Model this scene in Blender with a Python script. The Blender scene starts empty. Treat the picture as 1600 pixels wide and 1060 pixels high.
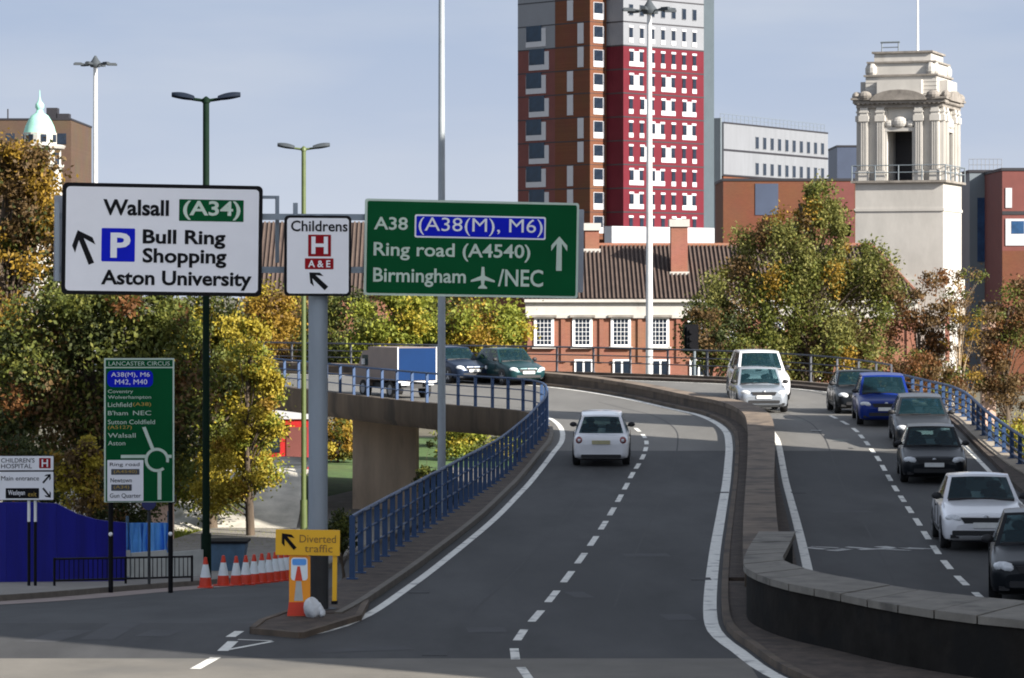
import bpy, math, random
from mathutils import Vector, Matrix
R = math.radians
random.seed(7)
sc = bpy.context.scene
COL = sc.collection

# ------------------------------------------------------------------ camera, sky, sun
CAM_H, FPX, VY = 5.2, 5000.0, 454.0          # eye height, focal length in photo pixels, eye-level row
cam_d = bpy.data.cameras.new('camera'); cam = bpy.data.objects.new('camera', cam_d); COL.objects.link(cam)
cam.location = (0, 0, CAM_H); cam.rotation_euler = (R(90), 0, 0)
cam_d.sensor_width = 36; cam_d.lens = 36 * FPX / 1600; cam_d.shift_y = -(530 - VY) / 1600
cam_d.clip_start = 0.5; cam_d.clip_end = 8000
sc.camera = cam
SUN_AZ, SUN_EL = 125, 27                      # clockwise from the view direction, elevation
w = bpy.data.worlds.new('World'); sc.world = w; w.use_nodes = True
nt = w.node_tree; bg = nt.nodes['Background']
sky = nt.nodes.new('ShaderNodeTexSky'); sky.sky_type = 'NISHITA'; sky.sun_disc = False
sky.sun_elevation = R(SUN_EL); sky.sun_rotation = R(SUN_AZ)
sky.air_density = 1.0; sky.dust_density = 1.0; sky.ozone_density = 2.0; sky.altitude = 0
# calmer colour overhead and a pale lavender band of thin cloud low down
N_, LK = nt.nodes.new, nt.links.new
hs_ = N_('ShaderNodeHueSaturation'); hs_.inputs['Saturation'].default_value = 0.42; LK(sky.outputs['Color'], hs_.inputs['Color'])
tcw = N_('ShaderNodeTexCoord'); sx = N_('ShaderNodeSeparateXYZ'); LK(tcw.outputs['Generated'], sx.inputs['Vector'])
band = N_('ShaderNodeValToRGB'); LK(sx.outputs['Z'], band.inputs['Fac'])
band.color_ramp.elements[0].position = 0.0; band.color_ramp.elements[0].color = (2.35, 2.58, 3.02, 1)
band.color_ramp.elements[1].position = 0.11; band.color_ramp.elements[1].color = (1.52, 1.92, 2.66, 1)
mpw = N_('ShaderNodeMapping'); mpw.inputs['Scale'].default_value = (3, 3, 14); LK(tcw.outputs['Generated'], mpw.inputs['Vector'])
nzw = N_('ShaderNodeTexNoise'); nzw.inputs['Scale'].default_value = 1.6; nzw.inputs['Detail'].default_value = 5; LK(mpw.outputs['Vector'], nzw.inputs['Vector'])
cld = N_('ShaderNodeMapRange'); cld.inputs['From Min'].default_value = .45; cld.inputs['From Max'].default_value = .75; cld.inputs['To Max'].default_value = .75; LK(nzw.outputs['Fac'], cld.inputs['Value'])
cm = N_('ShaderNodeMix'); cm.data_type = 'RGBA'; LK(cld.outputs['Result'], cm.inputs['Factor']); LK(band.outputs['Color'], cm.inputs['A']); cm.inputs['B'].default_value = (2.5, 2.68, 3.02, 1)
fac = N_('ShaderNodeMapRange'); fac.inputs['From Min'].default_value = .12; fac.inputs['From Max'].default_value = .35; fac.inputs['To Min'].default_value = 1; fac.inputs['To Max'].default_value = 0; LK(sx.outputs['Z'], fac.inputs['Value'])
fm = N_('ShaderNodeMix'); fm.data_type = 'RGBA'; LK(fac.outputs['Result'], fm.inputs['Factor']); LK(hs_.outputs['Color'], fm.inputs['A']); LK(cm.outputs['Result'], fm.inputs['B'])
LK(fm.outputs['Result'], bg.inputs['Color']); bg.inputs['Strength'].default_value = 0.105
sd = bpy.data.lights.new('sun', 'SUN'); sd.energy = 5.0; sd.angle = R(0.5); sd.color = (1.0, 0.94, 0.85)
sun = bpy.data.objects.new('sun', sd); COL.objects.link(sun)
sv = Vector((math.sin(R(SUN_AZ)) * math.cos(R(SUN_EL)), math.cos(R(SUN_AZ)) * math.cos(R(SUN_EL)), math.sin(R(SUN_EL))))
sun.rotation_euler = sv.to_track_quat('Z', 'Y').to_euler(); sun.location = (60, -20, 60)
sc.view_settings.view_transform = 'Standard'; sc.view_settings.look = 'None'
sc.view_settings.gamma = 1; sc.view_settings.exposure = 1.28
sc.cycles.filter_width = 1.9

# ------------------------------------------------------------------ materials
def mat(name, col, rough=0.7, var=0.15, scale=3.0, metal=0.0, coat=0.0, bump=0.0, bscale=40.0, stain=None, spec=0.5, stretch=None):
    m = bpy.data.materials.new(name); m.use_nodes = True
    n, l = m.node_tree.nodes, m.node_tree.links
    b = n['Principled BSDF']
    b.inputs['Roughness'].default_value = rough; b.inputs['Metallic'].default_value = metal
    b.inputs['Specular IOR Level'].default_value = spec
    if coat: b.inputs['Coat Weight'].default_value = coat; b.inputs['Coat Roughness'].default_value = 0.06
    tc = n.new('ShaderNodeTexCoord'); vec = tc.outputs['Object']
    if stretch:
        mp = n.new('ShaderNodeMapping'); mp.inputs['Scale'].default_value = stretch
        l.new(vec, mp.inputs['Vector']); vec = mp.outputs['Vector']
    nz = n.new('ShaderNodeTexNoise'); nz.inputs['Scale'].default_value = scale; nz.inputs['Detail'].default_value = 6
    nz.inputs['Roughness'].default_value = 0.65
    l.new(vec, nz.inputs['Vector'])
    rp = n.new('ShaderNodeValToRGB'); l.new(nz.outputs['Fac'], rp.inputs['Fac'])
    rp.color_ramp.elements[0].position = 0.3; rp.color_ramp.elements[1].position = 0.72
    rp.color_ramp.elements[0].color = tuple(max(0, c * (1 - var)) for c in col) + (1,)
    rp.color_ramp.elements[1].color = tuple(min(1, c * (1 + var)) for c in col) + (1,)
    out = rp.outputs['Color']
    if stain:
        n2 = n.new('ShaderNodeTexNoise'); n2.inputs['Scale'].default_value = stain[1]; n2.inputs['Detail'].default_value = 8
        l.new(vec, n2.inputs['Vector'])
        r2 = n.new('ShaderNodeValToRGB'); l.new(n2.outputs['Fac'], r2.inputs['Fac'])
        r2.color_ramp.elements[0].position = stain[2]; r2.color_ramp.elements[1].position = stain[2] + 0.12
        mx = n.new('ShaderNodeMix'); mx.data_type = 'RGBA'
        l.new(r2.outputs['Color'], mx.inputs['Factor']); l.new(out, mx.inputs['A']); mx.inputs['B'].default_value = tuple(stain[0]) + (1,)
        out = mx.outputs['Result']
    l.new(out, b.inputs['Base Color'])
    if bump:
        n3 = n.new('ShaderNodeTexNoise'); n3.inputs['Scale'].default_value = bscale; n3.inputs['Detail'].default_value = 4
        l.new(vec, n3.inputs['Vector'])
        bp = n.new('ShaderNodeBump'); bp.inputs['Strength'].default_value = bump; bp.inputs['Distance'].default_value = 0.02
        l.new(n3.outputs['Fac'], bp.inputs['Height']); l.new(bp.outputs['Normal'], b.inputs['Normal'])
    return m

def leafmat(name, c1, c2, c3):
    m = bpy.data.materials.new(name); m.use_nodes = True
    n, l = m.node_tree.nodes, m.node_tree.links
    b = n['Principled BSDF']; b.inputs['Roughness'].default_value = 0.6; b.inputs['Specular IOR Level'].default_value = 0.25
    g = n.new('ShaderNodeNewGeometry'); rp = n.new('ShaderNodeValToRGB')
    l.new(g.outputs['Random Per Island'], rp.inputs['Fac'])
    c1 = [b_ + (a_ - b_) * .6 for a_, b_ in zip(c1, c2)]; c3 = [b_ + (a_ - b_) * .55 for a_, b_ in zip(c3, c2)]
    e = rp.color_ramp.elements
    e[0].color = tuple(c1) + (1,); e[1].color = tuple(c3) + (1,)
    k = e.new(0.55); k.color = tuple(c2) + (1,)
    l.new(rp.outputs['Color'], b.inputs['Base Color'])
    t = n.new('ShaderNodeBsdfTranslucent'); l.new(rp.outputs['Color'], t.inputs['Color'])
    ms = n.new('ShaderNodeMixShader'); ms.inputs['Fac'].default_value = 0.3
    l.new(b.outputs['BSDF'], ms.inputs[1]); l.new(t.outputs['BSDF'], ms.inputs[2])
    l.new(ms.outputs['Shader'], n['Material Output'].inputs['Surface'])
    return m

def brickmat(name, c1, c2, mortar, sc_=1.0, rough=0.85, rot=False):
    m = bpy.data.materials.new(name); m.use_nodes = True
    n, l = m.node_tree.nodes, m.node_tree.links
    b = n['Principled BSDF']; b.inputs['Roughness'].default_value = rough; b.inputs['Specular IOR Level'].default_value = 0.2
    tc = n.new('ShaderNodeTexCoord'); mp = n.new('ShaderNodeMapping'); mp.inputs['Rotation'].default_value = (R(90), 0, R(90) if rot else 0)
    l.new(tc.outputs['Object'], mp.inputs['Vector'])
    t = n.new('ShaderNodeTexBrick'); t.inputs['Scale'].default_value = sc_
    t.inputs['Color1'].default_value = tuple(c1) + (1,); t.inputs['Color2'].default_value = tuple(c2) + (1,); t.inputs['Mortar'].default_value = tuple(mortar) + (1,)
    t.inputs['Brick Width'].default_value = 0.23; t.inputs['Row Height'].default_value = 0.075; t.inputs['Mortar Size'].default_value = 0.008
    l.new(mp.outputs['Vector'], t.inputs['Vector'])
    nz = n.new('ShaderNodeTexNoise'); nz.inputs['Scale'].default_value = 0.35; nz.inputs['Detail'].default_value = 5
    l.new(tc.outputs['Object'], nz.inputs['Vector'])
    mx = n.new('ShaderNodeMix'); mx.data_type = 'RGBA'; mx.blend_type = 'MULTIPLY'; mx.inputs['Factor'].default_value = 0.35
    l.new(t.outputs['Color'], mx.inputs['A']); l.new(nz.outputs['Color'], mx.inputs['B'])
    l.new(mx.outputs['Result'], b.inputs['Base Color'])
    return m

M = {}
M['asphalt'] = mat('asphalt', (0.048, 0.048, 0.049), 0.82, 0.38, 0.55, bump=0.25, bscale=60, stain=((0.035, 0.035, 0.036), 0.12, 0.52), spec=0.3, stretch=(1, 0.22, 1))
M['paint'] = mat('road_paint', (0.68, 0.67, 0.62), 0.7, 0.16, 6, stain=((0.22, 0.22, 0.215), 2.2, 0.57))
M['worn'] = mat('worn_paint', (0.5, 0.5, 0.48), 0.75, 0.3, 5, stain=((0.07, 0.07, 0.072), 2.5, 0.50))
M['verge'] = mat('leafy_verge', (0.058, 0.042, 0.032), 0.95, 0.6, 3, bump=0.5, bscale=25, stain=((0.10, 0.075, 0.05), 2.6, 0.62))
M['kerb'] = mat('kerb_concrete', (0.13, 0.115, 0.095), 0.9, 0.25, 3)
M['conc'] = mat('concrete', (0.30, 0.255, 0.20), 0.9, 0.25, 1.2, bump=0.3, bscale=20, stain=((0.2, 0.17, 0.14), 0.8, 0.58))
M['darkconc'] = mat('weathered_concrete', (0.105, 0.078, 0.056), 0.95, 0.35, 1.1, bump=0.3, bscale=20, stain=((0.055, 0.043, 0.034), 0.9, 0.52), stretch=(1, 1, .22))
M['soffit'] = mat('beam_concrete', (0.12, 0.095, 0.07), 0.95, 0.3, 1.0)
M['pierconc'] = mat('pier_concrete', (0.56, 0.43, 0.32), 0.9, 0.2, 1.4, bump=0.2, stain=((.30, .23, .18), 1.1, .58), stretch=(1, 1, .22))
M['pinkpave'] = mat('pink_pavement', (0.24, 0.19, 0.17), 0.9, 0.25, 2)
M['pave'] = mat('pavement', (0.19, 0.175, 0.155), 0.9, 0.25, 2, bump=0.2)
M['earth'] = mat('earth', (0.10, 0.09, 0.06), 0.95, 0.4, 0.3)
M['plaza'] = mat('pale_paving', (0.48, 0.45, 0.39), 0.9, 0.35, 0.9, stain=((0.2, 0.19, 0.12), 0.5, 0.60))
M['lawn'] = mat('lawn', (0.05, 0.10, 0.02), 0.95, 0.45, 1.5, bump=0.6, bscale=12)
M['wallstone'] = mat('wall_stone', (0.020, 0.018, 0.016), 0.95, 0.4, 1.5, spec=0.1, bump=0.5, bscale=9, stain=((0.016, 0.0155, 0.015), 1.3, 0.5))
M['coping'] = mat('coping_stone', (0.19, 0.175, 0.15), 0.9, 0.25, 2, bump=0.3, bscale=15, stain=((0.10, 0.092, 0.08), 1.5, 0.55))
M['bluefence'] = mat('blue_paint_steel', (0.016, 0.050, 0.130), 0.55, 0.25, 3, stain=((0.03, 0.045, 0.075), 2.0, 0.60))
M['darkfence'] = mat('dark_paint_steel', (0.055, 0.06, 0.075), 0.6, 0.2, 3)
M['greypost'] = mat('grey_galvanised', (0.25, 0.29, 0.33), 0.55, 0.12, 1.2, metal=0.1, stretch=(1, 1, .3), stain=((0.16, 0.18, 0.2), 1.5, 0.62))
M['darkpost'] = mat('dark_post_paint', (0.025, 0.027, 0.03), 0.7, 0.3, 3)
M['galv'] = mat('galvanised_mast', (0.56, 0.56, 0.56), 0.5, 0.1, 2, metal=0.1)
M['midgalv'] = mat('weathered_mast', (0.30, 0.33, 0.35), 0.5, 0.12, 2, metal=0.1)
M['dkgreen'] = mat('dark_green_paint', (0.005, 0.016, 0.009), 0.7, 0.2, 2, spec=.1)
M['ltgreen'] = mat('light_green_paint', (0.075, 0.10, 0.03), 0.5, 0.15, 2)
M['lampgrey'] = mat('lamp_grey', (0.05, 0.058, 0.066), 0.7, 0.1, 2, spec=.15)
M['lampblue'] = mat('lamp_dark_blue', (0.010, 0.015, 0.026), 0.7, 0.1, 2, spec=.1)
M['black'] = mat('black_paint', (0.008, 0.008, 0.010), 0.6, 0.2, 3, spec=0.1)
M['signwhite'] = mat('sign_white', (0.80, 0.80, 0.83), 0.45, 0.03, 2)
M['white'] = mat('white_paint', (0.78, 0.78, 0.78), 0.5, 0.04, 2)
M['signgreen'] = mat('sign_green', (0.003, 0.082, 0.026), 0.6, 0.12, 1.0, spec=0.06)
M['signblue'] = mat('sign_blue', (0.006, 0.014, 0.50), 0.6, 0.06, 2, spec=0.08)
M['signred'] = mat('sign_red', (0.28, 0.008, 0.014), 0.6, 0.08, 2, spec=0.08)
M['signback'] = mat('sign_back_grey', (0.34, 0.36, 0.40), 0.5, 0.08, 2, metal=0.1)
M['signcream'] = mat('sign_pale_green', (0.52, 0.62, 0.52), 0.5, 0.08, 2)
M['signyellow'] = mat('sign_yellow', (0.80, 0.43, 0.01), 0.45, 0.06, 2)
M['textyellow'] = mat('text_yellow', (0.45, 0.30, 0.05), 0.5, 0.1, 2)
M['orange'] = mat('orange_plastic', (0.85, 0.30, 0.01), 0.5, 0.08, 2)
M['redorange'] = mat('red_plastic', (0.62, 0.045, 0.015), 0.5, 0.12, 3)
M['conewhite'] = mat('cone_sleeve', (0.74, 0.80, 0.82), 0.4, 0.06, 3)
M['hoard'] = mat('blue_hoarding', (0.005, 0.007, 0.23), 0.5, 0.3, 0.9, stretch=(2, 2, .25))
M['tarp'] = mat('light_blue_sheet', (0.10, 0.34, 0.90), 0.4, 0.35, 0.9)
M['barrier'] = mat('pale_barrier', (0.42, 0.44, 0.42), 0.7, 0.15, 2)
M['skip'] = mat('skip_steel', (0.05, 0.10, 0.16), 0.6, 0.25, 3)
M['sandbag'] = mat('sandbag', (0.58, 0.60, 0.62), 0.8, 0.2, 6, bump=0.6, bscale=14)
M['redshop'] = mat('red_panel', (0.38, 0.012, 0.012), 0.5, 0.25, 0.6)
M['tyre'] = mat('tyre', (0.012, 0.012, 0.013), 0.85, 0.2, 5)
M['rim'] = mat('alloy', (0.35, 0.36, 0.38), 0.35, 0.1, 5, metal=0.7)
M['glass'] = bpy.data.materials.new('car_glass'); M['glass'].use_nodes = True
n_, l_ = M['glass'].node_tree.nodes, M['glass'].node_tree.links
p_ = n_['Principled BSDF']; p_.inputs['Base Color'].default_value = (.008, .030, .040, 1); p_.inputs['Roughness'].default_value = .05; p_.inputs['Specular IOR Level'].default_value = .45
t_ = n_.new('ShaderNodeBsdfTransparent'); t_.inputs['Color'].default_value = (.50, .66, .68, 1)
m_ = n_.new('ShaderNodeMixShader'); m_.inputs['Fac'].default_value = .48
l_.new(t_.outputs['BSDF'], m_.inputs[1]); l_.new(p_.outputs['BSDF'], m_.inputs[2]); l_.new(m_.outputs['Shader'], n_['Material Output'].inputs['Surface'])
M['seat'] = mat('seat_fabric', (.05, .05, .055), .9, .3, 6)
M['trim'] = mat('black_trim', (0.012, 0.012, 0.014), 0.6, 0.2, 4)
M['lens'] = mat('lamp_lens', (0.62, 0.64, 0.66), 0.12, 0.25, 12, coat=0.6)
M['redlens'] = mat('tail_lens', (0.22, 0.03, 0.03), 0.2, 0.3, 10, coat=0.6)
M['plate_w'] = mat('plate_white', (0.72, 0.72, 0.70), 0.5, 0.1, 12)
M['plate_y'] = mat('plate_yellow', (0.42, 0.38, 0.22), 0.5, 0.1, 12)
M['bark'] = mat('bark', (0.075, 0.055, 0.038), 0.95, 0.4, 4, bump=0.6, bscale=18, stretch=(1, 1, .3))
M['palebark'] = mat('pale_bark', (0.30, 0.22, 0.14), 0.95, 0.4, 4, stretch=(1, 1, .3))
M['crimson'] = mat('crimson_cladding', (0.105, 0.013, 0.021), 0.7, 0.10, 0.4, spec=.12)
M['maroon'] = mat('maroon_brick', (0.13, 0.036, 0.030), 0.8, 0.12, 0.8)
M['orangebrick'] = brickmat('orange_brick', (0.165, 0.060, 0.030), (0.14, 0.05, 0.026), (0.15, 0.075, 0.05))
M['brownbrick'] = brickmat('brown_brick', (0.20, 0.075, 0.045), (0.17, 0.062, 0.04), (0.17, 0.09, 0.065), rot=True)
M['stationbrick'] = brickmat('station_brick', (0.28, 0.105, 0.065), (0.23, 0.085, 0.052), (0.30, 0.2, 0.15))
M['tan'] = brickmat('tan_brick', (0.105, 0.068, 0.048), (0.09, 0.058, 0.04), (0.11, 0.08, 0.055))
M['baygl'] = mat('bay_glass', (.012, .030, .055), .15, .6, .5, spec=.35)
M['cladgrey'] = mat('grey_cladding', (0.165, 0.173, 0.19), 0.55, 0.06, 0.5)
M['cladpale'] = mat('pale_cladding', (0.165, 0.173, 0.19), 0.6, 0.10, 0.7, stretch=(1.5, 1.5, .2))
M['slab'] = mat('slab_grey', (0.13, 0.155, 0.175), 0.6, 0.06, 0.5)
M['navy'] = mat('navy_cladding', (0.045, 0.06, 0.10), 0.5, 0.1, 0.5)
M['wpanel'] = mat('white_panel', (0.44, 0.44, 0.46), 0.5, 0.05, 1)
M['winglass'] = mat('window_glass', (0.014, 0.021, 0.034), 0.15, 0.7, 0.5, spec=0.35)
M['blueglass'] = mat('blue_glass', (0.02, 0.06, 0.14), 0.15, 0.4, 0.8, spec=0.6)
M['band'] = mat('dark_band', (0.014, 0.013, 0.018), 0.6, 0.1, 1)
M['stone'] = mat('portland_stone', (0.42, 0.40, 0.37), 0.88, 0.12, 0.7, bump=0.2, bscale=8, stain=((0.27, 0.245, 0.21), 0.45, 0.60), stretch=(1, 1, .45))
M['dstone'] = mat('sooty_stone', (0.20, 0.18, 0.16), 0.95, 0.4, 1.4, bump=0.3)
M['pinkstone'] = mat('pinkish_render', (0.52, 0.36, 0.29), 0.9, 0.15, 0.8)
M['tile'] = mat('roof_tile', (0.045, 0.03, 0.026), 0.85, 0.3, 1.2)
M['rib'] = mat('roof_rib', (0.088, 0.060, 0.047), 0.85, 0.25, 1.0)
M['copper'] = mat('green_copper', (0.28, 0.55, 0.45), 0.7, 0.15, 1)
L = {}
L['olive'] = leafmat('leaf_olive', (0.035, 0.050, 0.012), (0.10, 0.115, 0.022), (0.22, 0.20, 0.035))
L['dark'] = leafmat('leaf_dark', (0.018, 0.028, 0.008), (0.040, 0.052, 0.014), (0.085, 0.085, 0.025))
L['yellow'] = leafmat('leaf_yellow', (0.16, 0.14, 0.02), (0.34, 0.27, 0.03), (0.50, 0.38, 0.05))
L['lime'] = leafmat('leaf_lime', (0.08, 0.11, 0.015), (0.20, 0.22, 0.03), (0.36, 0.34, 0.05))
L['moss'] = leafmat('leaf_moss', (0.06, 0.075, 0.018), (0.155, 0.155, 0.04), (0.29, 0.26, 0.075))
L['rust'] = leafmat('leaf_rust', (0.07, 0.030, 0.012), (0.15, 0.065, 0.022), (0.26, 0.12, 0.04))
L['brown'] = leafmat('leaf_brown', (0.055, 0.036, 0.016), (0.12, 0.075, 0.03), (0.22, 0.13, 0.05))
L['amber'] = leafmat('leaf_amber', (0.12, 0.075, 0.012), (0.26, 0.16, 0.02), (0.40, 0.25, 0.04))

# ------------------------------------------------------------------ mesh builder
class MB:
    def __init__(s): s.v = []; s.f = []; s.m = []; s.k = 0
    def add(s, vs, fs, k=None):
        o = len(s.v); s.v += [tuple(p) for p in vs]
        k = s.k if k is None else k
        for f in fs: s.f.append(tuple(i + o for i in f)); s.m.append(k)
    def box(s, c, d, rz=0, k=None, tilt=None):
        x, y, z = d[0] / 2, d[1] / 2, d[2] / 2
        vs = [Vector((a * x, b * y, e * z)) for e in (-1, 1) for b in (-1, 1) for a in (-1, 1)]
        m = Matrix.Rotation(rz, 3, 'Z')
        if tilt: m = m @ Matrix.Rotation(tilt[0], 3, tilt[1])
        vs = [m @ v + Vector(c) for v in vs]
        s.add(vs, [(0, 2, 3, 1), (4, 5, 7, 6), (0, 1, 5, 4), (2, 6, 7, 3), (0, 4, 6, 2), (1, 3, 7, 5)], k)
    def tube(s, pts, rad, n=10, k=None, cap=True):
        pts = [Vector(p) for p in pts]
        if not isinstance(rad, (list, tuple)): rad = [rad] * len(pts)
        vs = []; N = len(pts)
        t0 = (pts[1] - pts[0]).normalized()
        u = t0.orthogonal().normalized()
        for i, p in enumerate(pts):
            t = (pts[min(i + 1, N - 1)] - pts[max(i - 1, 0)]).normalized()
            u = (u - t * u.dot(t)).normalized(); q = t.cross(u)
            for j in range(n):
                a = 2 * math.pi * j / n
                vs.append(p + (u * math.cos(a) + q * math.sin(a)) * rad[i])
        fs = [(i * n + j, i * n + (j + 1) % n, (i + 1) * n + (j + 1) % n, (i + 1) * n + j) for i in range(N - 1) for j in range(n)]
        if cap: fs += [tuple(range(n))[::-1], tuple((N - 1) * n + j for j in range(n))]
        s.add(vs, fs, k)
    def lathe(s, prof, c=(0, 0, 0), n=20, k=None):
        vs = [(c[0] + r * math.cos(2 * math.pi * j / n), c[1] + r * math.sin(2 * math.pi * j / n), c[2] + z) for r, z in prof for j in range(n)]
        N = len(prof)
        fs = [(i * n + j, i * n + (j + 1) % n, (i + 1) * n + (j + 1) % n, (i + 1) * n + j) for i in range(N - 1) for j in range(n)]
        fs += [tuple(range(n))[::-1], tuple((N - 1) * n + j for j in range(n))]
        s.add(vs, fs, k)
    def plate(s, poly, y0, y1, k=None):            # polygon in x,z given thickness along y
        n = len(poly)
        vs = [(x, y0, z) for x, z in poly] + [(x, y1, z) for x, z in poly]
        fs = [tuple(range(n)), tuple(range(2 * n - 1, n - 1, -1))] + [(i, i + n, (i + 1) % n + n, (i + 1) % n) for i in range(n)]
        s.add(vs, fs, k)
    def prism(s, poly, z0, z1, k=None):            # polygon in x,y
        n = len(poly)
        vs = [(x, y, z0) for x, y in poly] + [(x, y, z1) for x, y in poly]
        fs = [tuple(range(n - 1, -1, -1)), tuple(range(n, 2 * n))] + [(i, (i + 1) % n, (i + 1) % n + n, i + n) for i in range(n)]
        s.add(vs, fs, k)
    def grid(s, rows, k=None, close=False):
        n = len(rows[0]); vs = [p for r in rows for p in r]
        fs = [(i * n + j, i * n + (j + 1) % n, (i + 1) * n + (j + 1) % n, (i + 1) * n + j) for i in range(len(rows) - 1) for j in range(n if close else n - 1)]
        s.add(vs, fs, k)
    def ell(s, c, r, n=10, k=None):
        rows = []
        for i in range(n // 2 + 1):
            a = -math.pi / 2 + math.pi * i / (n // 2)
            rows.append([(c[0] + r[0] * math.cos(a) * math.cos(2 * math.pi * j / n), c[1] + r[1] * math.cos(a) * math.sin(2 * math.pi * j / n), c[2] + r[2] * math.sin(a)) for j in range(n)])
        s.grid(rows, k, close=True)
    def mesh(s, name, mats, smooth=None):
        me = bpy.data.meshes.new(name); me.from_pydata(s.v, [], s.f)
        for m in (mats if isinstance(mats, (list, tuple)) else [mats]): me.materials.append(m)
        me.polygons.foreach_set('material_index', s.m)
        if smooth is not None:
            me.polygons.foreach_set('use_smooth', [True] * len(s.f)); me.set_sharp_from_angle(angle=R(smooth))
        me.validate(); me.update()
        return me
    def build(s, name, mats, parent=None, smooth=None, loc=(0, 0, 0), rz=0):
        o = bpy.data.objects.new(name, s.mesh(name, mats, smooth)); COL.objects.link(o)
        if parent is not None: o.parent = parent
        o.location = loc; o.rotation_euler.z = rz
        return o

def tag(o, label, cat, group=None):
    o['label'] = label; o['category'] = cat
    if group: o['group'] = group
    return o
def thing(name, label, cat, loc=(0, 0, 0), rz=0, group=None):
    o = bpy.data.objects.new(name, None); COL.objects.link(o); o.location = loc; o.rotation_euler.z = rz
    o.empty_display_size = 0.3
    return tag(o, label, cat, group)
def structure(o, kind='structure'):
    o['kind'] = kind; return o
def put(src, parent, loc, rz=0):
    c = src.copy(); COL.objects.link(c); c.parent = parent; c.location = loc; c.rotation_euler.z = rz
    return c
def copy_tree(o, parent=None):
    c = o.copy(); COL.objects.link(c)
    if parent is not None: c.parent = parent
    for ch in list(o.children): copy_tree(ch, c)
    return c

# ------------------------------------------------------------------ terrain and where things stand
def ss(a, b, t):
    t = max(0.0, min(1.0, (t - a) / (b - a))); return t * t * (3 - 2 * t)
def zr(d): return ss(84, 110, d) * 1.0 + ss(110, 138, d) * 0.5
def zl(d): return -3.3 * max(0, min(1, (d - 50) / 45.2)) if d < 200 else -3.3
def solve(py, zf, h=0):
    lo, hi = 20.0, 240.0
    for _ in range(60):
        mid = (lo + hi) / 2
        if VY + FPX * (CAM_H - zf(mid) - h) / mid > py: lo = mid
        else: hi = mid
    return lo
def G(px, py, h=0, zf=zr):
    d = solve(py, zf, h); return ((px - 800) / FPX * d, d)
def P(px, py, d): return Vector(((px - 800) / FPX * d, d, CAM_H - (py - VY) / FPX * d))
def XZ(px, py, d): p = P(px, py, d); return p.x, p.z

def spline(pts, step=0.8):
    pts = [Vector((p[0], p[1], 0)) for p in pts]
    out = []
    for i in range(len(pts) - 1):
        p0 = pts[max(i - 1, 0)]; p1 = pts[i]; p2 = pts[i + 1]; p3 = pts[min(i + 2, len(pts) - 1)]
        n = max(2, int((p2 - p1).length / step))
        for k in range(n):
            t = k / n
            out.append(0.5 * (2 * p1 + (p2 - p0) * t + (2 * p0 - 5 * p1 + 4 * p2 - p3) * t * t + (3 * p1 - p0 - 3 * p2 + p3) * t ** 3))
    out.append(pts[-1])
    return out
def resample(c, n):
    ds = [0]
    for a, b in zip(c, c[1:]): ds.append(ds[-1] + (b - a).length)
    out = []; j = 0
    for i in range(n):
        t = ds[-1] * i / (n - 1)
        while j < len(ds) - 2 and ds[j + 1] < t: j += 1
        f = (t - ds[j]) / max(1e-9, ds[j + 1] - ds[j])
        out.append(c[j].lerp(c[j + 1], min(1, f)))
    return out
def length(c): return sum((b - a).length for a, b in zip(c, c[1:]))
def offset(c, o):                              # to the right of travel
    out = []
    for i, p in enumerate(c):
        t = (c[min(i + 1, len(c) - 1)] - c[max(i - 1, 0)]).normalized()
        out.append(p + Vector((t.y, -t.x, 0)) * (o if not callable(o) else o(p)))
    return out
def clip(c, d0, d1): return [p for p in c if d0 <= p.y <= d1]
def lift(c, h, zf=zr): return [(p.x, p.y, zf(p.y) + h) for p in c]

EL = spline([(-3.4, 50), (-2.9, 57.6), (-1.9, 69.5), (-.45, 86.5), (.42, 95), (.93, 101), (.75, 106.5), (-.6, 110), (-2.2, 112.8), (-4.8, 117.6), (-10.2, 127), (-20, 140), (-36, 158)])
LL = spline([(-6.5, 45.0), (-4.8, 46.3), (-3.2, 48), (-2.4, 50.6), (-1.8, 56), (-1.24, 62.2), (-.37, 73), (.5, 86.3), (1.15, 94), (1.55, 98.5), (1.55, 103), (1.1, 107.5), (.2, 110.5), (-1.4, 113.6), (-4.1, 118.3), (-9.5, 128), (-19.3, 141), (-35.4, 159)])
RW = spline([(4.6, 38), (3.56, 42.9), (3.24, 46.3), (3.08, 48.5), (3.23, 52.4), (3.94, 62.5), (4.9, 75), (6.1, 90.6), (6.6, 97.5), (6.75, 102), (6.4, 107), (5.6, 113), (4.1, 120.5), (1.5, 127.5), (-2.7, 133.5), (-11.3, 143), (-26, 158)])
LW = spline([(4.9, 52), (5.5, 59.6), (6.6, 75), (8.0, 95.7), (8.2, 100.7), (8.2, 105), (7.8, 109), (6.9, 115), (5.3, 122), (2.6, 129), (-1.8, 135), (-10.3, 144.4), (-25, 159.5)])
RR = spline([(10.2, 50), (11.0, 62), (13.0, 85), (13.4, 90), (13.7, 97), (14.0, 106), (13.7, 116), (12.2, 124), (9.3, 129), (5.4, 132.6), (1.0, 136.4), (-5.5, 142), (-12.5, 149)])
ER = spline([(14.2, 50), (14.3, 70), (14.6, 95), (15.0, 106), (14.7, 117), (13.2, 125), (10.2, 130.3), (6.2, 134), (1.7, 138), (-5, 143.6), (-12, 150.5), (-25, 164), (-42, 180)])

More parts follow.
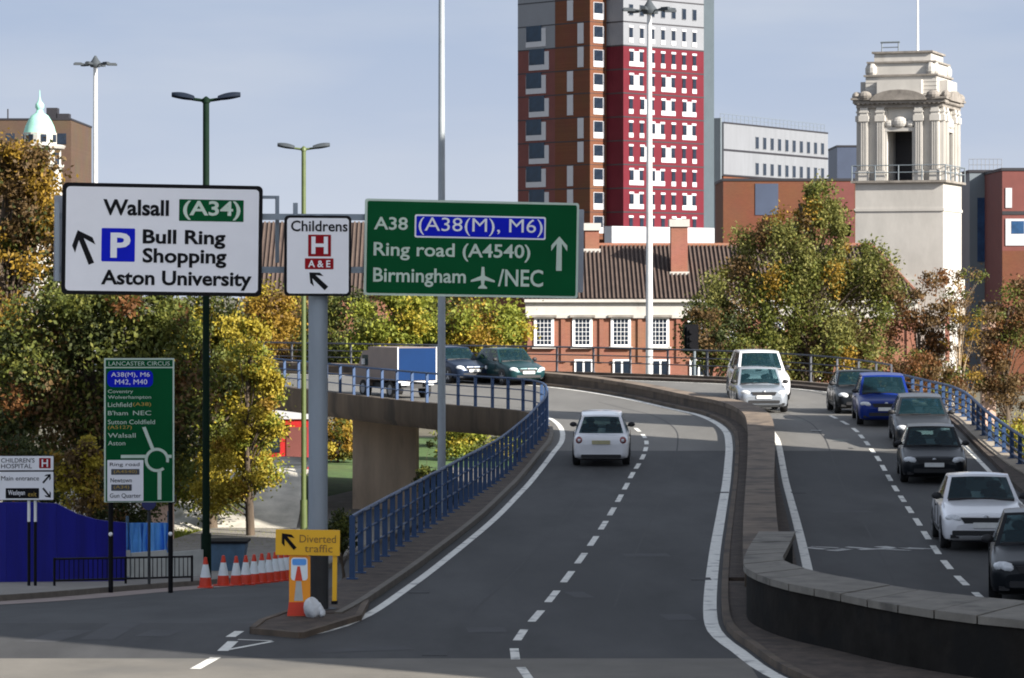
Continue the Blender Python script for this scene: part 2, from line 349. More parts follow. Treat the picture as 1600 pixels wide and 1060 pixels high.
# ground everywhere, then the roads
mb = MB()
ds_ = [12, 30, 50, 60, 70, 80, 90, 95.2, 110, 140, 200, 400, 900, 3500]
xs_ = [-1500, -300, -60, -30, -15, 0, 15, 30, 60, 300, 1500]
mb.grid([[(x, d, zl(d) - 0.05) for x in xs_] for d in ds_])
structure(mb.build('ground', M['earth']))
mb = MB()                                     # apron in front of the fork
mb.grid([[(x, d, 0.0) for x in (-34, -12, -3.4, 4, 14.2, 34)] for d in (12, 30, 50)])
structure(mb.build('road', M['asphalt']))
mb = MB(); mb.grid([[(x, d, 0.002) for x in (-34, -12, -3, 3.3)] for d in (12, 30, 45.2)]); M['buff'] = mat('buff_road_tone', (.135, .124, .106), .85, .2, .8, bump=.25, bscale=60, stain=((.10, .094, .084), .3, .56)); structure(mb.build('pale_road_strip', M['buff']))  # paler buff sheet laid over the nearest stretch of road
mb = MB()
def at_y(c, y):
    for p, q in zip(c, c[1:]):
        if (p.y - y) * (q.y - y) <= 0 and p.y != q.y: return p.lerp(q, (y - p.y) / (q.y - p.y))
ys_ = [50 + .95 * i for i in range(49)]
a = [at_y(EL, y) for y in ys_[:48]] + resample([at_y(EL, 95.5)] + [p for p in EL if p.y > 95.6], 110)
b = [at_y(ER, y) for y in ys_[:48]] + resample([at_y(ER, 95.5)] + [p for p in ER if p.y > 95.6], 110)
mb.grid([[(p.lerp(q, t / 14).x, p.lerp(q, t / 14).y, zr(p.lerp(q, t / 14).y)) for t in range(15)] for p, q in zip(a, b)])
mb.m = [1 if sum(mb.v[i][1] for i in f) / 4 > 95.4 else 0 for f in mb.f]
M['sunlitasphalt'] = mat('sunlit_asphalt', (.112, .108, .100), .85, .2, .5, bump=.25, bscale=60, stain=((.085, .083, .078), .15, .55), stretch=(1, .3, 1))  # far deck asphalt lightened: sunlight put into its colour
structure(mb.build('flyover_road', [M['asphalt'], M['sunlitasphalt']], smooth=30))
KL = spline([(-16.5, 42), (-14, 50), (-10.3, 64), (-8.9, 74), (-7.7, 82), (-6.5, 90), (-5.6, 98), (-4.6, 106), (-2, 122), (4, 150)])
mb = MB()
a = resample(clip(KL, 50, 150), 60)
mb.grid([[((x := p.x + (max(-3.4 + (p.y - 50) * .07, p.x + 7.2) - p.x) * t / 5), p.y, zl(p.y) - 0.004) for t in range(6)] for p in a])
structure(mb.build('slip_road', M['asphalt']))
def ribbon(name, c1, c2, h, m, zf=zr, n=140, side=None, kind='structure'):
    a, b = resample(c1, n), resample(c2, n)
    mb = MB()
    A, B = lift(a, h, zf), lift(b, h, zf)
    mb.grid([[p, q] for p, q in zip(A, B)])
    if side is not None:
        for E in (A, B): mb.grid([[p, (p[0], p[1], p[2] - side)] for p in E])
        for p, q in ((A[0], B[0]), (A[-1], B[-1])): mb.add([p, q, (q[0], q[1], q[2] - side), (p[0], p[1], p[2] - side)], [(0, 1, 2, 3)])
    return structure(mb.build(name, m), kind)
ribbon('pavement', offset(KL, -7), offset(KL, -.15), .12, M['pave'], zl, side=.4)
ribbon('kerb', offset(KL, -.148), KL, .125, M['kerb'], zl, side=.4)
ribbon('cycle_strip', offset(clip(KL, 50, 82), .004), offset(clip(KL, 50, 82), 1.1), .004, M['pinkpave'], zl)
# verges of the main road
e_ = clip(EL, 50.4, 150)
ribbon('verge', offset(e_, -.02), [q for q in resample(offset(clip(LL, 50.4, 150), -.42), 300)], .10, M['verge'], side=.3)
ribbon('kerb', [q for q in resample(offset(clip(LL, 50.4, 150), -.42), 300)], [q for q in resample(offset(clip(LL, 50.4, 150), -.30), 300)], .11, M['kerb'], side=.3)
ribbon('verge', offset(clip(RW, 56.4, 160), .32), offset(clip(RW, 56.4, 160), .60), .10, M['verge'], side=.3)
ribbon('kerb', offset(clip(RW, 38.2, 160), .20), offset(clip(RW, 38.2, 160), .315), .11, M['darkconc'], side=.3)
ribbon('verge', offset(clip(LW, 52.5, 160), -.62), offset(clip(LW, 52.5, 160), -.20), .10, M['verge'], side=.3)
ribbon('verge', offset(clip(RR, 50.4, 149), .3), offset(resample(clip(ER, 50.4, 152), 260), -.02), .12, M['verge'], side=.3)
# ------------------------------------------------------------------ markings
def dash(mb, p, q, wd, h=0.006):
    p, q = Vector(p), Vector(q); t = (q - p).normalized(); n = Vector((-t.y, t.x)) * wd / 2
    for i in range(2):
        a = p.lerp(q, i / 2); b = p.lerp(q, (i + 1) / 2)
        mb.add([(a.x - n.x, a.y - n.y, zr(a.y) + h), (a.x + n.x, a.y + n.y, zr(a.y) + h), (b.x + n.x, b.y + n.y, zr(b.y) + h), (b.x - n.x, b.y - n.y, zr(b.y) + h)], [(0, 1, 2, 3)])
def dashes(name, pts, wd, zf=zr):
    mb = MB(); g = [Vector(G(x, y)) for x, y in pts]
    for i, p in enumerate(g):
        q = g[i + 1] if i + 1 < len(g) else p * 2 - g[i - 1]
        pr = g[i - 1] if i else p * 2 - g[1]
        dash(mb, p.lerp(pr, .29), p.lerp(q, .29), wd)
    return structure(mb.build(name, M['paint']))
dashes('lane_marking', [(820, 1052), (800, 1023), (811, 993), (838, 964), (863, 933), (887, 902), (908, 873), (927, 846), (943, 821), (956, 800), (968, 779), (978, 760), (987, 742), (996, 729), (1005, 714), (1009, 702), (1011, 692), (1007, 682), (996, 672)], .13)
dashes('lane_marking', [(1302, 652), (1320, 661), (1338, 673), (1346, 682.5), (1355, 693), (1363, 705), (1372, 716.5), (1380.5, 731.5), (1389.5, 746.6), (1399, 763.6), (1410, 780), (1421, 797), (1434, 816), (1447, 837), (1462, 860), (1479, 883), (1502, 908), (1532, 934)], .13)
ribbon('edge_line', offset(clip(LL, 47.6, 155), -.09), offset(clip(LL, 47.6, 155), .07), .005, M['paint'])
ribbon('edge_line', offset(clip(RW, 38, 155), -.10), offset(clip(RW, 38, 155), .12), .005, M['paint'])
ribbon('edge_line', offset(clip(LW, 52, 155), -.08), offset(clip(LW, 52, 155), .10), .005, M['paint'])
ribbon('edge_line', offset(clip(RR, 50, 145), -.07), offset(clip(RR, 50, 145), .07), .005, M['paint'])
mb = MB()                                     # give-way triangle and slip dashes
for (x0, y0), (x1, y1) in (((305, 1046), (337, 1028)), ((360, 996), (374, 987)), ((282, 1075), (292, 1064))):
    dash(mb, G(x0, y0, 0, lambda d: 0), G(x1, y1, 0, lambda d: 0), .15)
dash(mb, G(350, 1017), G(425, 1003), .09, .005); dash(mb, G(425, 1002), G(372, 1000), .07, .006); dash(mb, G(348, 1018), G(364, 1003), .16, .007)
structure(mb.build('fork_marking', M['paint']))
mb = MB()                                     # worn lettering across the lane
for x0, x1, yy in ((1270, 1281, 858), (1286, 1291, 856), (1303, 1322, 859), (1336, 1345, 857), (1359, 1367, 858), (1378, 1397, 856.5), (1398, 1403, 860), (1420, 1424, 858), (1438, 1443, 858)):
    dash(mb, G(x0, yy), G(x1, yy + (1.2 if x0 % 2 else -.8)), .62, .006)
structure(mb.build('worn_road_lettering', M['worn']))
mb = MB()
for px, py, ww, hh in ((1275, 673, 16, 3), (1330, 700, 8, 2)): dash(mb, G(px - ww / 2, py), G(px + ww / 2, py), .5, .007)
structure(mb.build('lane_arrow', M['worn']))
mb = MB()
for (x0, y0), (x1, y1) in (((60, 1004), (120, 985)), ((150, 1000), (200, 972)), ((500, 1018), (640, 1012)), ((235, 995), (262, 985))): dash(mb, G(x0, y0), G(x1, y1), .5, .003)
structure(mb.build('road_patch', mat('asphalt_patch', (0.045, 0.045, 0.048), .85, .2, 2)))
mb = MB()
for (x, y, ww) in ((340, 958, 14), (95, 985, 18), (185, 968, 22), (260, 957, 16)): dash(mb, G(x - ww / 2, y, 0, zl if y < 970 else zr), G(x + ww / 2, y, 0, zl if y < 970 else zr), .3, .003)

joint = mat('joint_seal', (.026, .026, .027), .8, .3, 3)
for c0, off in ((LL, 1.55), (RW, -1.55), (LW, 1.5)):
    c1 = [p for p in offset(clip(c0, 51, 118), off)]
    ribbon('road_joint', offset(c1, -.02), offset(c1, .02), .003, joint)
mb = MB()
for x, y, wx, wy in ((1010, 868, 70, 6), (1060, 965, 46, 8), (905, 930, 30, 9), (1330, 800, 60, 5), (1310, 905, 70, 5), (760, 985, 60, 6)):
    dash(mb, G(x - wx / 2, y), G(x + wx / 2, y - .5), wy * .12, .0035)
structure(mb.build('road_patch', bpy.data.materials['asphalt_patch']))
mb = MB()
for x, y in ((1095, 905), (1128, 770), (1247, 770), (655, 925), (680, 1022)):
    g_ = G(x, y); mb.box((g_[0], g_[1], zr(g_[1]) + .004), (.36, .5, .006)); 
structure(mb.build('road_drain', joint))

# nose island at the fork
mb = MB()
isl = [G(x, y, .12, lambda d: 0) for x, y in ((395, 978), (470, 985), (560, 958), (572, 935), (540, 930), (470, 945), (410, 966))]
mb.prism(isl, -.3, .085)
structure(mb.build('traffic_island', M['verge']))
mb = MB()
for i in range(len(isl)):
    p, q = Vector(isl[i]), Vector(isl[(i + 1) % len(isl)]); n = ((q - p).orthogonal()).normalized() * .05
    mb.prism([tuple(p - n), tuple(q - n), tuple(q + n), tuple(p + n)], -.3, .090 + i * .002)
structure(mb.build('island_kerb', M['darkconc']))

# ------------------------------------------------------------------ flyover structure
fly = thing('flyover_bridge', 'curved concrete flyover deck on a pale pier above the lower road', 'bridge', (0, 118, -3.3))
def loc_(c, o): return [(p[0] - o[0], p[1] - o[1], p[2] - o[2]) for p in c]
fo = (0, 118, -3.3)
mb = MB()
a, b = resample(clip(EL, 93, 158), 90), resample(clip(ER, 90, 180), 90)
top_a, top_b = loc_(lift(a, -.02), fo), loc_(lift(b, -.02), fo)
mb.grid([[(p[0], p[1], p[2] - .55), (q[0], q[1], q[2] - .55)] for p, q in zip(top_a, top_b)])
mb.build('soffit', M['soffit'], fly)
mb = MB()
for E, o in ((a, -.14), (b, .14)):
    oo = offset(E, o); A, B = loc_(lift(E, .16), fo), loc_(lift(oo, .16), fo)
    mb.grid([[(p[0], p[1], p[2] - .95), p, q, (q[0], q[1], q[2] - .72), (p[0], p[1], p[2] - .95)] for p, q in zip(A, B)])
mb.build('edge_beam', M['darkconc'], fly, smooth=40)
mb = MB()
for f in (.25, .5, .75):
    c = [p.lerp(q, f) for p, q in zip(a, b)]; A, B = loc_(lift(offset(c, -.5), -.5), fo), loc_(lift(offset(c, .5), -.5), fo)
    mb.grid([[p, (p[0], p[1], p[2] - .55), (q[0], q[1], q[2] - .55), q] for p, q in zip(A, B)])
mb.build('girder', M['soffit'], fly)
for (cx, cy, rz, W_) in ((-4.85, 123, R(-6), 2.45), (7.5, 122, R(-10), 6.0)):
    mb = MB(); x, y = cx, cy - 118
    mb.box((x, y, 1.75), (W_, .9, 3.9), rz)
    mb.box((x, y, 3.75), (W_ + .5, 1.1, .35), rz)
    mb.build('pier', M['pierconc'], fly)
mb = MB(); mb.box((7.6, 95 - 118, 1.4), (13.6, 1.2, 3.9)); mb.build('abutment', M['darkconc'], fly)
wl = thing('retaining_wall', 'concrete retaining wall below the blue fence beside the slip road', 'wall', (0, 70, -2))
mb = MB()
for E in (clip(EL, 50.5, 95), clip(ER, 50.5, 95)):
    mb.grid([[(p.x, p.y - 70, zr(p.y) + 1.98), (p.x, p.y - 70, zl(p.y) + 1.5)] for p in resample(E, 40)])
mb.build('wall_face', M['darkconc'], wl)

# median and the stone wall in the foreground
md = thing('central_reservation', 'low brown concrete central reservation curving between the two carriageways', 'barrier', (5, 80, 0))
mc = clip(RW, 55, 158)
nn = 150
cl_, cr_ = resample(offset(mc, .60), nn), resample(offset(mc, lambda p: .60 + (.62 + .13 * ss(75, 100, p.y) - .2 * ss(104, 116, p.y))), nn)
mh = lambda d: .52 - .08 * ss(100, 112, d)
mb = MB()
rows = []
for p, q in zip(cl_, cr_):
    h = mh(p.y); z0, z1 = zr(p.y), zr(q.y)
    rows.append([(p.x - 5, p.y - 80, z0), (p.x - 5, p.y - 80, z0 + h), (q.x - 5, q.y - 80, z1 + h), (q.x - 5, q.y - 80, z1)])
mb.grid(rows); mb.add([rows[0][i] for i in range(4)], [(0, 1, 2, 3)])
mb.build('wall_body', M['darkconc'], md)
mb = MB()
rows = []
for p, q in zip(resample(offset(cl_, -.03), nn), resample(offset(cr_, .03), nn)):
    h = mh(p.y); z0, z1 = zr(p.y) + h + .003, zr(q.y) + h + .003
    rows.append([(p.x - 5, p.y - 80, z0 - .09), (p.x - 5, p.y - 80, z0 + .05), (q.x - 5, q.y - 80, z1 + .05), (q.x - 5, q.y - 80, z1 - .09)])
mb.grid(rows); mb.add([rows[0][i] for i in range(4)], [(0, 1, 2, 3)]); mb.build('coping', mat('brown_coping', (.15, .113, .082), .92, .35, 1.3, bump=.3, bscale=18, stain=((.072, .055, .042), 1.0, .52)), md)
sw = thing('stone_wall', 'dark stone boundary wall with pale coping curving across the right foreground', 'wall', (6, 45, 0))
N_ = resample(spline([(4.45, 57), (3.95, 53), (3.68, 50.2), (3.74, 48.6), (4.05, 47), (4.57, 45.6), (5.2, 43.9), (5.95, 42.5), (6.9, 41.4), (9, 39.5), (14, 36)], .3), 120)
F_ = resample(spline([(5.0, 57), (4.5, 53), (4.28, 51.2), (4.38, 50.0), (4.72, 48.5), (5.5, 46.5), (6.2, 45.2), (7, 44.2), (9.2, 42.3), (14.2, 38.6)], .3), 120)
mb = MB(); H_ = .80
rows = [[(p.x - 6, p.y - 45, -.1), (p.x - 6, p.y - 45, H_), (q.x - 6, q.y - 45, H_), (q.x - 6, q.y - 45, -.1)] for p, q in zip(N_, F_)]
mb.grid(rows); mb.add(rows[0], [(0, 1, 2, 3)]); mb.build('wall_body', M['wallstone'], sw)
n2, f2 = offset(N_, .05), offset(F_, -.05)
k = 0; i = 0
mb = MB()
while i < 116:
    j = min(i + 4, 119)
    ww = [(n2[i], f2[i]), (n2[j], f2[j])]
    e = .12
    A0, B0 = ww[0][0].lerp(ww[1][0], .02), ww[0][1].lerp(ww[1][1], .02); A1, B1 = ww[0][0].lerp(ww[1][0], .98), ww[0][1].lerp(ww[1][1], .98)
    dz = random.uniform(-.006, .006)
    mb.prism([(A0.x - 6, A0.y - 45), (A1.x - 6, A1.y - 45), (B1.x - 6, B1.y - 45), (B0.x - 6, B0.y - 45)], H_ + .004, H_ + .11 + dz)
    i = j
mb.build('coping', M['coping'], sw)
rwo = offset(RW, .318); yy_ = [38.6 + .3 * i for i in range(60)]
mb = MB(); mb.grid([[(at_y(rwo, y).x, y, .086), (at_y(N_, y).x + .16, y, .086)] for y in yy_]); structure(mb.build('verge', M['verge']))

# ------------------------------------------------------------------ fences
def fence(name, label, curve, spacing, h, rails, post_d, m, plinth=None, pm=None, first_h=0, zf=zr, top=.045):
    n = max(2, int(length(curve) / spacing) + 1)
    pts = resample(curve, n); o = pts[0]; base = Vector((o.x, o.y, zf(o.y) + first_h))
    root = thing(name, label, 'fence', base)
    mbp = MB(); mbp.box((0, 0, h / 2), (post_d[0], post_d[1], h)); mbp.box((0, 0, .012), (post_d[0] * 2, post_d[1] * 1.8, .024))
    src = None
    for i, p in enumerate(pts):
        t = (pts[min(i + 1, n - 1)] - pts[max(i - 1, 0)]); rz = math.atan2(t.y, t.x) - math.pi / 2
        l_ = (p.x - base.x, p.y - base.y, zf(p.y) + first_h - base.z)
        if src is None: src = mbp.build('post', m, root, loc=l_, rz=rz)
        else: put(src, root, l_, rz)
    cc = resample(curve, n * 3)
    for zz, r in rails:
        mb = MB(); mb.tube([(p.x - base.x, p.y - base.y, zf(p.y) + first_h + zz - base.z) for p in cc], r, 6)
        mb.build('rail', m, root, smooth=60)
    if plinth:
        mb = MB(); A, B = offset(cc, -plinth[0]), offset(cc, plinth[0] * .4)
        rows = [[(p.x - base.x, p.y - base.y, zf(p.y) - base.z - .3), (p.x - base.x, p.y - base.y, zf(p.y) - base.z + plinth[1]), (q.x - base.x, q.y - base.y, zf(q.y) - base.z + plinth[1]), (q.x - base.x, q.y - base.y, zf(q.y) - base.z - .3)] for p, q in zip(A, B)]
        mb.grid(rows); mb.build('plinth', pm, root)
    return root
EF = offset(clip(EL, 55.5, 150), .16)
fence('parapet_fence', 'blue steel parapet fence along the left edge of the left carriageway and flyover', EF, 1.2, 1.12, [(1.10, .04), (.74, .022), (.40, .022)], (.10, .06), M['bluefence'], first_h=.1)
fence('parapet_fence', 'bright blue steel parapet fence on a concrete kerb behind the queue of cars', offset(clip(ER, 62, 118.5), -.2), 1.6, .82, [(.82, .05), (.58, .03), (.34, .03), (.14, .03)], (.11, .08), M['bluefence'], plinth=(.3, .16), pm=M['conc'], first_h=.16)
fence('parapet_fence', 'dark steel railing on the far side of the bend before the brick building', offset([p for p in ER if p.y > 119.3], -.2), 2.0, 1.05, [(1.05, .04), (.72, .026), (.42, .026)], (.07, .07), M['darkfence'], plinth=(.25, .22), pm=M['darkconc'], first_h=.22)

# ------------------------------------------------------------------ lettering and sign boards
def text(body, box, y, m, parent, name='lettering', bold=.018):
    cu = bpy.data.curves.new(name, 'FONT'); cu.body = body; cu.size = 1; cu.offset = bold; cu.resolution_u = 3
    ob = bpy.data.objects.new('tmp', cu); COL.objects.link(ob)
    dg = bpy.context.evaluated_depsgraph_get()
    me = bpy.data.meshes.new_from_object(ob.evaluated_get(dg))
    bpy.data.objects.remove(ob); bpy.data.curves.remove(cu)
    xs = [v.co.x for v in me.vertices]; ys = [v.co.y for v in me.vertices]
    x0, x1, y0, y1 = min(xs), max(xs), min(ys), max(ys)
    for v in me.vertices:
        v.co = Vector((box[0] + (v.co.x - x0) / (x1 - x0) * (box[2] - box[0]), y, box[1] + (v.co.y - y0) / (y1 - y0) * (box[3] - box[1])))
    me.materials.clear(); me.materials.append(m); me.name = name
    o = bpy.data.objects.new(name, me); COL.objects.link(o); o.parent = parent
    return o
def rrect(x0, z0, x1, z1, r, n=5):
    out = []
    for cx, cz, a0 in ((x1 - r, z1 - r, 0), (x0 + r, z1 - r, 90), (x0 + r, z0 + r, 180), (x1 - r, z0 + r, 270)):
        for i in range(n + 1):
            a = R(a0 + 90 * i / n); out.append((cx + r * math.cos(a), cz + r * math.sin(a)))
    return out
class Board:
    """a sign board laid out in the pixels of its own face; s = metres per pixel"""
    def __init__(s, name, label, rect, d, yaw, roll, cat='road sign', group=None):
        s.x0, s.y0, s.x1, s.y1 = rect; s.s = d / FPX
        c = P((s.x0 + s.x1) / 2, s.y1, d)
        s.root = thing(name, label, cat, c, 0, group); s.root.rotation_euler = (0, R(roll), R(yaw))
    def b(s, r):
        cx = (s.x0 + s.x1) / 2
        return ((r[0] - cx) * s.s, (s.y1 - r[3]) * s.s, (r[2] - cx) * s.s, (s.y1 - r[1]) * s.s)
    def rect(s, name, r, m, lev, rad=2, th=.004, thick=None):
        x0, z0, x1, z1 = s.b(r); mb = MB()
        mb.plate(rrect(x0, z0, x1, z1, rad * s.s), -lev * .004 - .001, (thick if thick else -lev * .004 + .003))
        return mb.build(name, m, s.root)
    def poly(s, name, pts, m, lev):
        cx = (s.x0 + s.x1) / 2; mb = MB()
        for pp in (pts if isinstance(pts[0][0], (tuple, list)) else [pts]):
            mb.plate([((x - cx) * s.s, (s.y1 - y) * s.s) for x, y in pp], -lev * .004 - .001, -lev * .004 + .003)
        return mb.build(name, m, s.root)
    def t(s, body, r, m, lev=3, bold=.028): return text(body, s.b(r), -lev * .004 - .002, m, s.root, bold=bold)
def arrow(tip, tail, wd, head):
    t = Vector(tip); b = Vector(tail); u = (b - t).normalized(); n = Vector((-u.y, u.x))
    q = lambda a, c: tuple(t + u * a + n * c)
    Lg = (b - t).length; h = head
    return [q(0, 0), q(h * .95, h * .85), q(h * 1.55, h * .85), q(h * .75, wd / 2 * .9), q(Lg, wd / 2), q(Lg, -wd / 2), q(h * .75, -wd / 2 * .9), q(h * 1.55, -h * .85), q(h * .95, -h * .85)]

SD = 51.0
beam_d = lambda px: 51.36 + (px - 497) * .01025 * math.tan(R(10.5))
B1 = Board('direction_sign', 'white direction sign with black border reading Walsall, Bull Ring and Aston University', (97, 289, 409, 462), beam_d(253), 10.5, .75)
B1.rect('backing_board', (97, 288, 409, 462), M['black'], 0, 8, thick=.05)
B1.rect('sign_face', (103, 294, 403, 456), M['signwhite'], 1, 6)
B1.t('Walsall', (160, 313, 262, 338), M['black']); B1.rect('route_patch', (278, 311, 379, 345), M['signgreen'], 2, 1)
B1.t('(A34)', (284, 313, 374, 343), M['signcream'], 4, .022)
B1.rect('parking_symbol', (158, 358, 210, 410), M['signblue'], 2, 2); B1.t('P', (172, 365, 203, 404), M['signwhite'], 4, .03)
B1.t('Bull Ring', (222, 359, 351, 388), M['black']); B1.t('Shopping', (222, 388, 353, 418), M['black'])
B1.t('Aston University', (158, 423, 393, 453), M['black'])
B1.poly('arrow', arrow((121, 362), (143, 414), 9, 20), M['black'], 2)
B2 = Board('hospital_sign', 'small white sign with a red H and arrow between the two large direction signs', (444, 337, 549, 463), 50.95, 10.5, .2)
B2.rect('backing_board', (444, 337, 549, 463), M['black'], 0, 7, thick=.05)
B2.rect('sign_face', (448, 341, 545, 459), M['signwhite'], 1, 5)
B2.t('Childrens', (454, 345, 543, 362), M['black'], 3, .015)
B2.rect('hospital_symbol', (481, 367, 517, 401), M['signred'], 2, 1); B2.t('H', (486, 370, 512, 397), M['signwhite'], 4, .03)
B2.rect('emergency_patch', (476, 404, 521, 421), M['signred'], 2, 1); B2.t('A & E', (481, 407, 516, 418), M['signwhite'], 4, .02)
B2.poly('arrow', arrow((483, 426), (510, 451), 8, 13), M['black'], 2)
B3 = Board('direction_sign', 'green direction sign reading A38, Ring road and Birmingham with an upward arrow', (567, 314, 906, 464), beam_d(736), 10.5, .95)
B3.rect('backing_board', (567, 314, 906, 464), M['signcream'], 0, 4, thick=.05)
B3.rect('sign_face', (570.5, 317.5, 902.5, 460.5), M['signgreen'], 1, 3)
B3.t('A38', (581, 342, 634, 362), M['signcream'], 3, .016)
B3.rect('motorway_patch', (645, 337, 853, 373), M['signwhite'], 2, 3); B3.rect('motorway_patch', (647.5, 339.5, 850.5, 370.5), M['signblue'], 3, 2)
B3.t('(A38(M), M6)', (651, 341, 848, 369), M['signwhite'], 5, 0)
B3.t('Ring road (A4540)', (581, 381, 829, 409), M['signcream'], 3, .016)
B3.t('Birmingham', (581, 421, 727, 450), M['signcream'], 3, .016); B3.t('/NEC', (778, 420, 850, 447), M['signcream'], 3, .016)
B3.poly('aeroplane_symbol', [[(752, 417), (756, 417), (757, 431), (773, 438), (773, 441), (757, 438), (756, 445), (761, 449), (761, 451), (747, 451), (747, 449), (752, 445), (751, 438), (735, 441), (735, 438), (751, 431)]], M['signcream'], 3)
B3.poly('arrow', arrow((875, 367), (875, 421), 9, 15), M['signcream'], 3)
for nm, r, lab in (('rear_sign', (84, 306, 150, 440), 'grey back of a sign board showing left of the white Walsall sign'), ('rear_sign', (840, 327, 912, 457), 'grey back of a sign board showing right of the green A38 sign')):
    bb = Board(nm, lab, r, beam_d((r[0] + r[2]) / 2) + .5, 10.5, .6, 'road sign'); bb.rect('panel', r, M['signback'], 0, 2, thick=.04)
    mbx = MB(); x0, z0, x1, z1 = bb.b(r)
    for f in (.25, .75): mbx.box(((x0 + x1) / 2, .06, z0 + (z1 - z0) * f), ((x1 - x0) * .96, .04, .06))
    mbx.build('stiffener', M['greypost'], bb.root)
gp = P(497, 965, 51.25); gz = .08
ga = thing('sign_gantry', 'thick grey steel signpost with a dark base holding the overhead direction signs', 'signpost', (gp.x, 51.25, gz))
mb = MB(); mb.tube([(0, 0, 0), (0, 0, .9)], .168, 20); mb.tube([(0, 0, 0), (0, 0, .03)], .3, 20); mb.build('base_sleeve', M['darkpost'], ga, smooth=50)
mb = MB(); mb.tube([(0, 0, .9), (0, 0, 6.25)], .155, 20); mb.lathe([(.155, 6.25), (.13, 6.3), (.02, 6.33)], n=20); mb.tube([(0, 0, 1.2), (0, 0, 1.23)], .165, 20); mb.build('post', M['greypost'], ga, smooth=50)
xl, xr = (90 - 497) * .01025, (905 - 497) * .01025
th = R(10.5); 
for zz in (5.45, 6.3):
    mb = MB(); mb.box(((xl + xr) / 2, .26, zz), ((xr - xl), .10, .10), th); mb.build('cross_beam', M['greypost'], ga)
for xx in (xl, (150 - 497) * .01025, (460 - 497) * .01025, (700 - 497) * .01025, xr - .15):
    mb = MB(); mb.box((xx * math.cos(th), .21 + xx * math.sin(th), 5.9), (.07, .07, 1.25), th); mb.build('upright', M['greypost'], ga)
mb = MB(); mb.box(((421 - 497) * .01025, .3, 6.62), (.26, .06, .05), th); mb.box(((431 - 497) * .01025, .3, 6.1), (.06, .06, 1.07), th); mb.build('side_frame', M['greypost'], ga)
mb = MB(); mb.box((0, .12, 5.85), (.2, .3, .9), th); mb.build('bracket', M['greypost'], ga)

# roundabout map sign on the left
AD = 72.0
B4 = Board('roundabout_sign', 'tall green roundabout map sign on two black posts beside the blue hoarding', (163, 560, 272, 785), AD, 4, 0)
B4.rect('backing_board', (163, 560, 272, 785), M['signcream'], 0, 1, thick=.05); B4.rect('sign_face', (165.5, 575.5, 269.5, 784), M['signgreen'], 1, 1)
B4.rect('header', (165.5, 562.5, 269.5, 573.5), M['signgreen'], 1, 1); B4.t('LANCASTER CIRCUS', (170, 565, 265, 571.5), M['signcream'], 3, 0)
B4.rect('motorway_patch', (168, 579, 239, 605), M['signblue'], 2, 8); B4.t('A38(M), M6', (174, 582, 234, 591), M['signwhite'], 4, 0); B4.t('M42, M40', (180, 593, 230, 602), M['signwhite'], 4, 0)
for i, (s_, x1, yy, m_) in enumerate((('Coventry', 208, 609, 'signcream'), ('Wolverhampton', 236, 618, 'signcream'), ('Lichfield', 206, 629, 'signcream'), ('(A38)', 236, 629, 'textyellow'), ('B\'ham', 200, 642, 'signcream'), ('NEC', 236, 642, 'signcream'), ('Sutton Coldfield', 242, 656, 'signcream'), ('(A5127)', 206, 665, 'textyellow'), ('Walsall', 212, 677, 'signcream'), ('Aston', 196, 689, 'signcream'))):
    B4.t(s_, (208 if s_ in ('(A38)', 'NEC') else 169, yy, x1, yy + 7), M[m_], 3, 0)
ring = lambda r: [(245 + r * 1.0 * math.cos(2 * math.pi * k / 28), 719 + r * math.sin(2 * math.pi * k / 28)) for k in range(28)]
segs = []
for k in range(28):
    if k in (1, 2, 3): continue
    ra, rb = ring(19), ring(14.5); j = (k + 1) % 28; segs.append([ra[k], ra[j], rb[j], rb[k]])
segs += [[(222, 668), (227.5, 667), (241, 701), (236, 703)], [(189, 711), (228, 711), (227, 716), (189, 716)], [(246, 736), (252, 736), (252, 781), (246, 781)], [(262, 711), (268, 711), (268, 716), (263, 716)]]
B4.poly('roundabout_diagram', segs, M['signcream'], 3)
B4.rect('local_panel', (168, 719, 224, 783), M['signwhite'], 2, 1)
B4.t('Ring road', (172, 723, 218, 730), M['black'], 4, 0); B4.rect('route_patch', (174, 733, 218, 742), M['darkfence'], 3, 1); B4.t('(A4540)', (178, 734.5, 214, 740.5), M['textyellow'], 5, 0)
B4.t('Newtown', (173, 747, 206, 754), M['black'], 4, 0); B4.rect('route_patch', (174, 757, 206, 767), M['darkfence'], 3, 1); B4.t('(A34)', (178, 758.5, 202, 765), M['textyellow'], 5, 0)
B4.t('Gun Quarter', (172, 771, 220, 779), M['black'], 4, 0)
for px in (173, 266):
    mb = MB(); x = (px - 217.5) * B4.s; mb.tube([(x, .1, -2.05), (x, .1, 3.1)], .055, 10); mb.build('post', M['black'], B4.root, smooth=50)
    mb = MB(); mb.ell((x, .03, -.72), (.05, .05, .05)); mb.build('post_clamp', M['white'], B4.root, smooth=60)

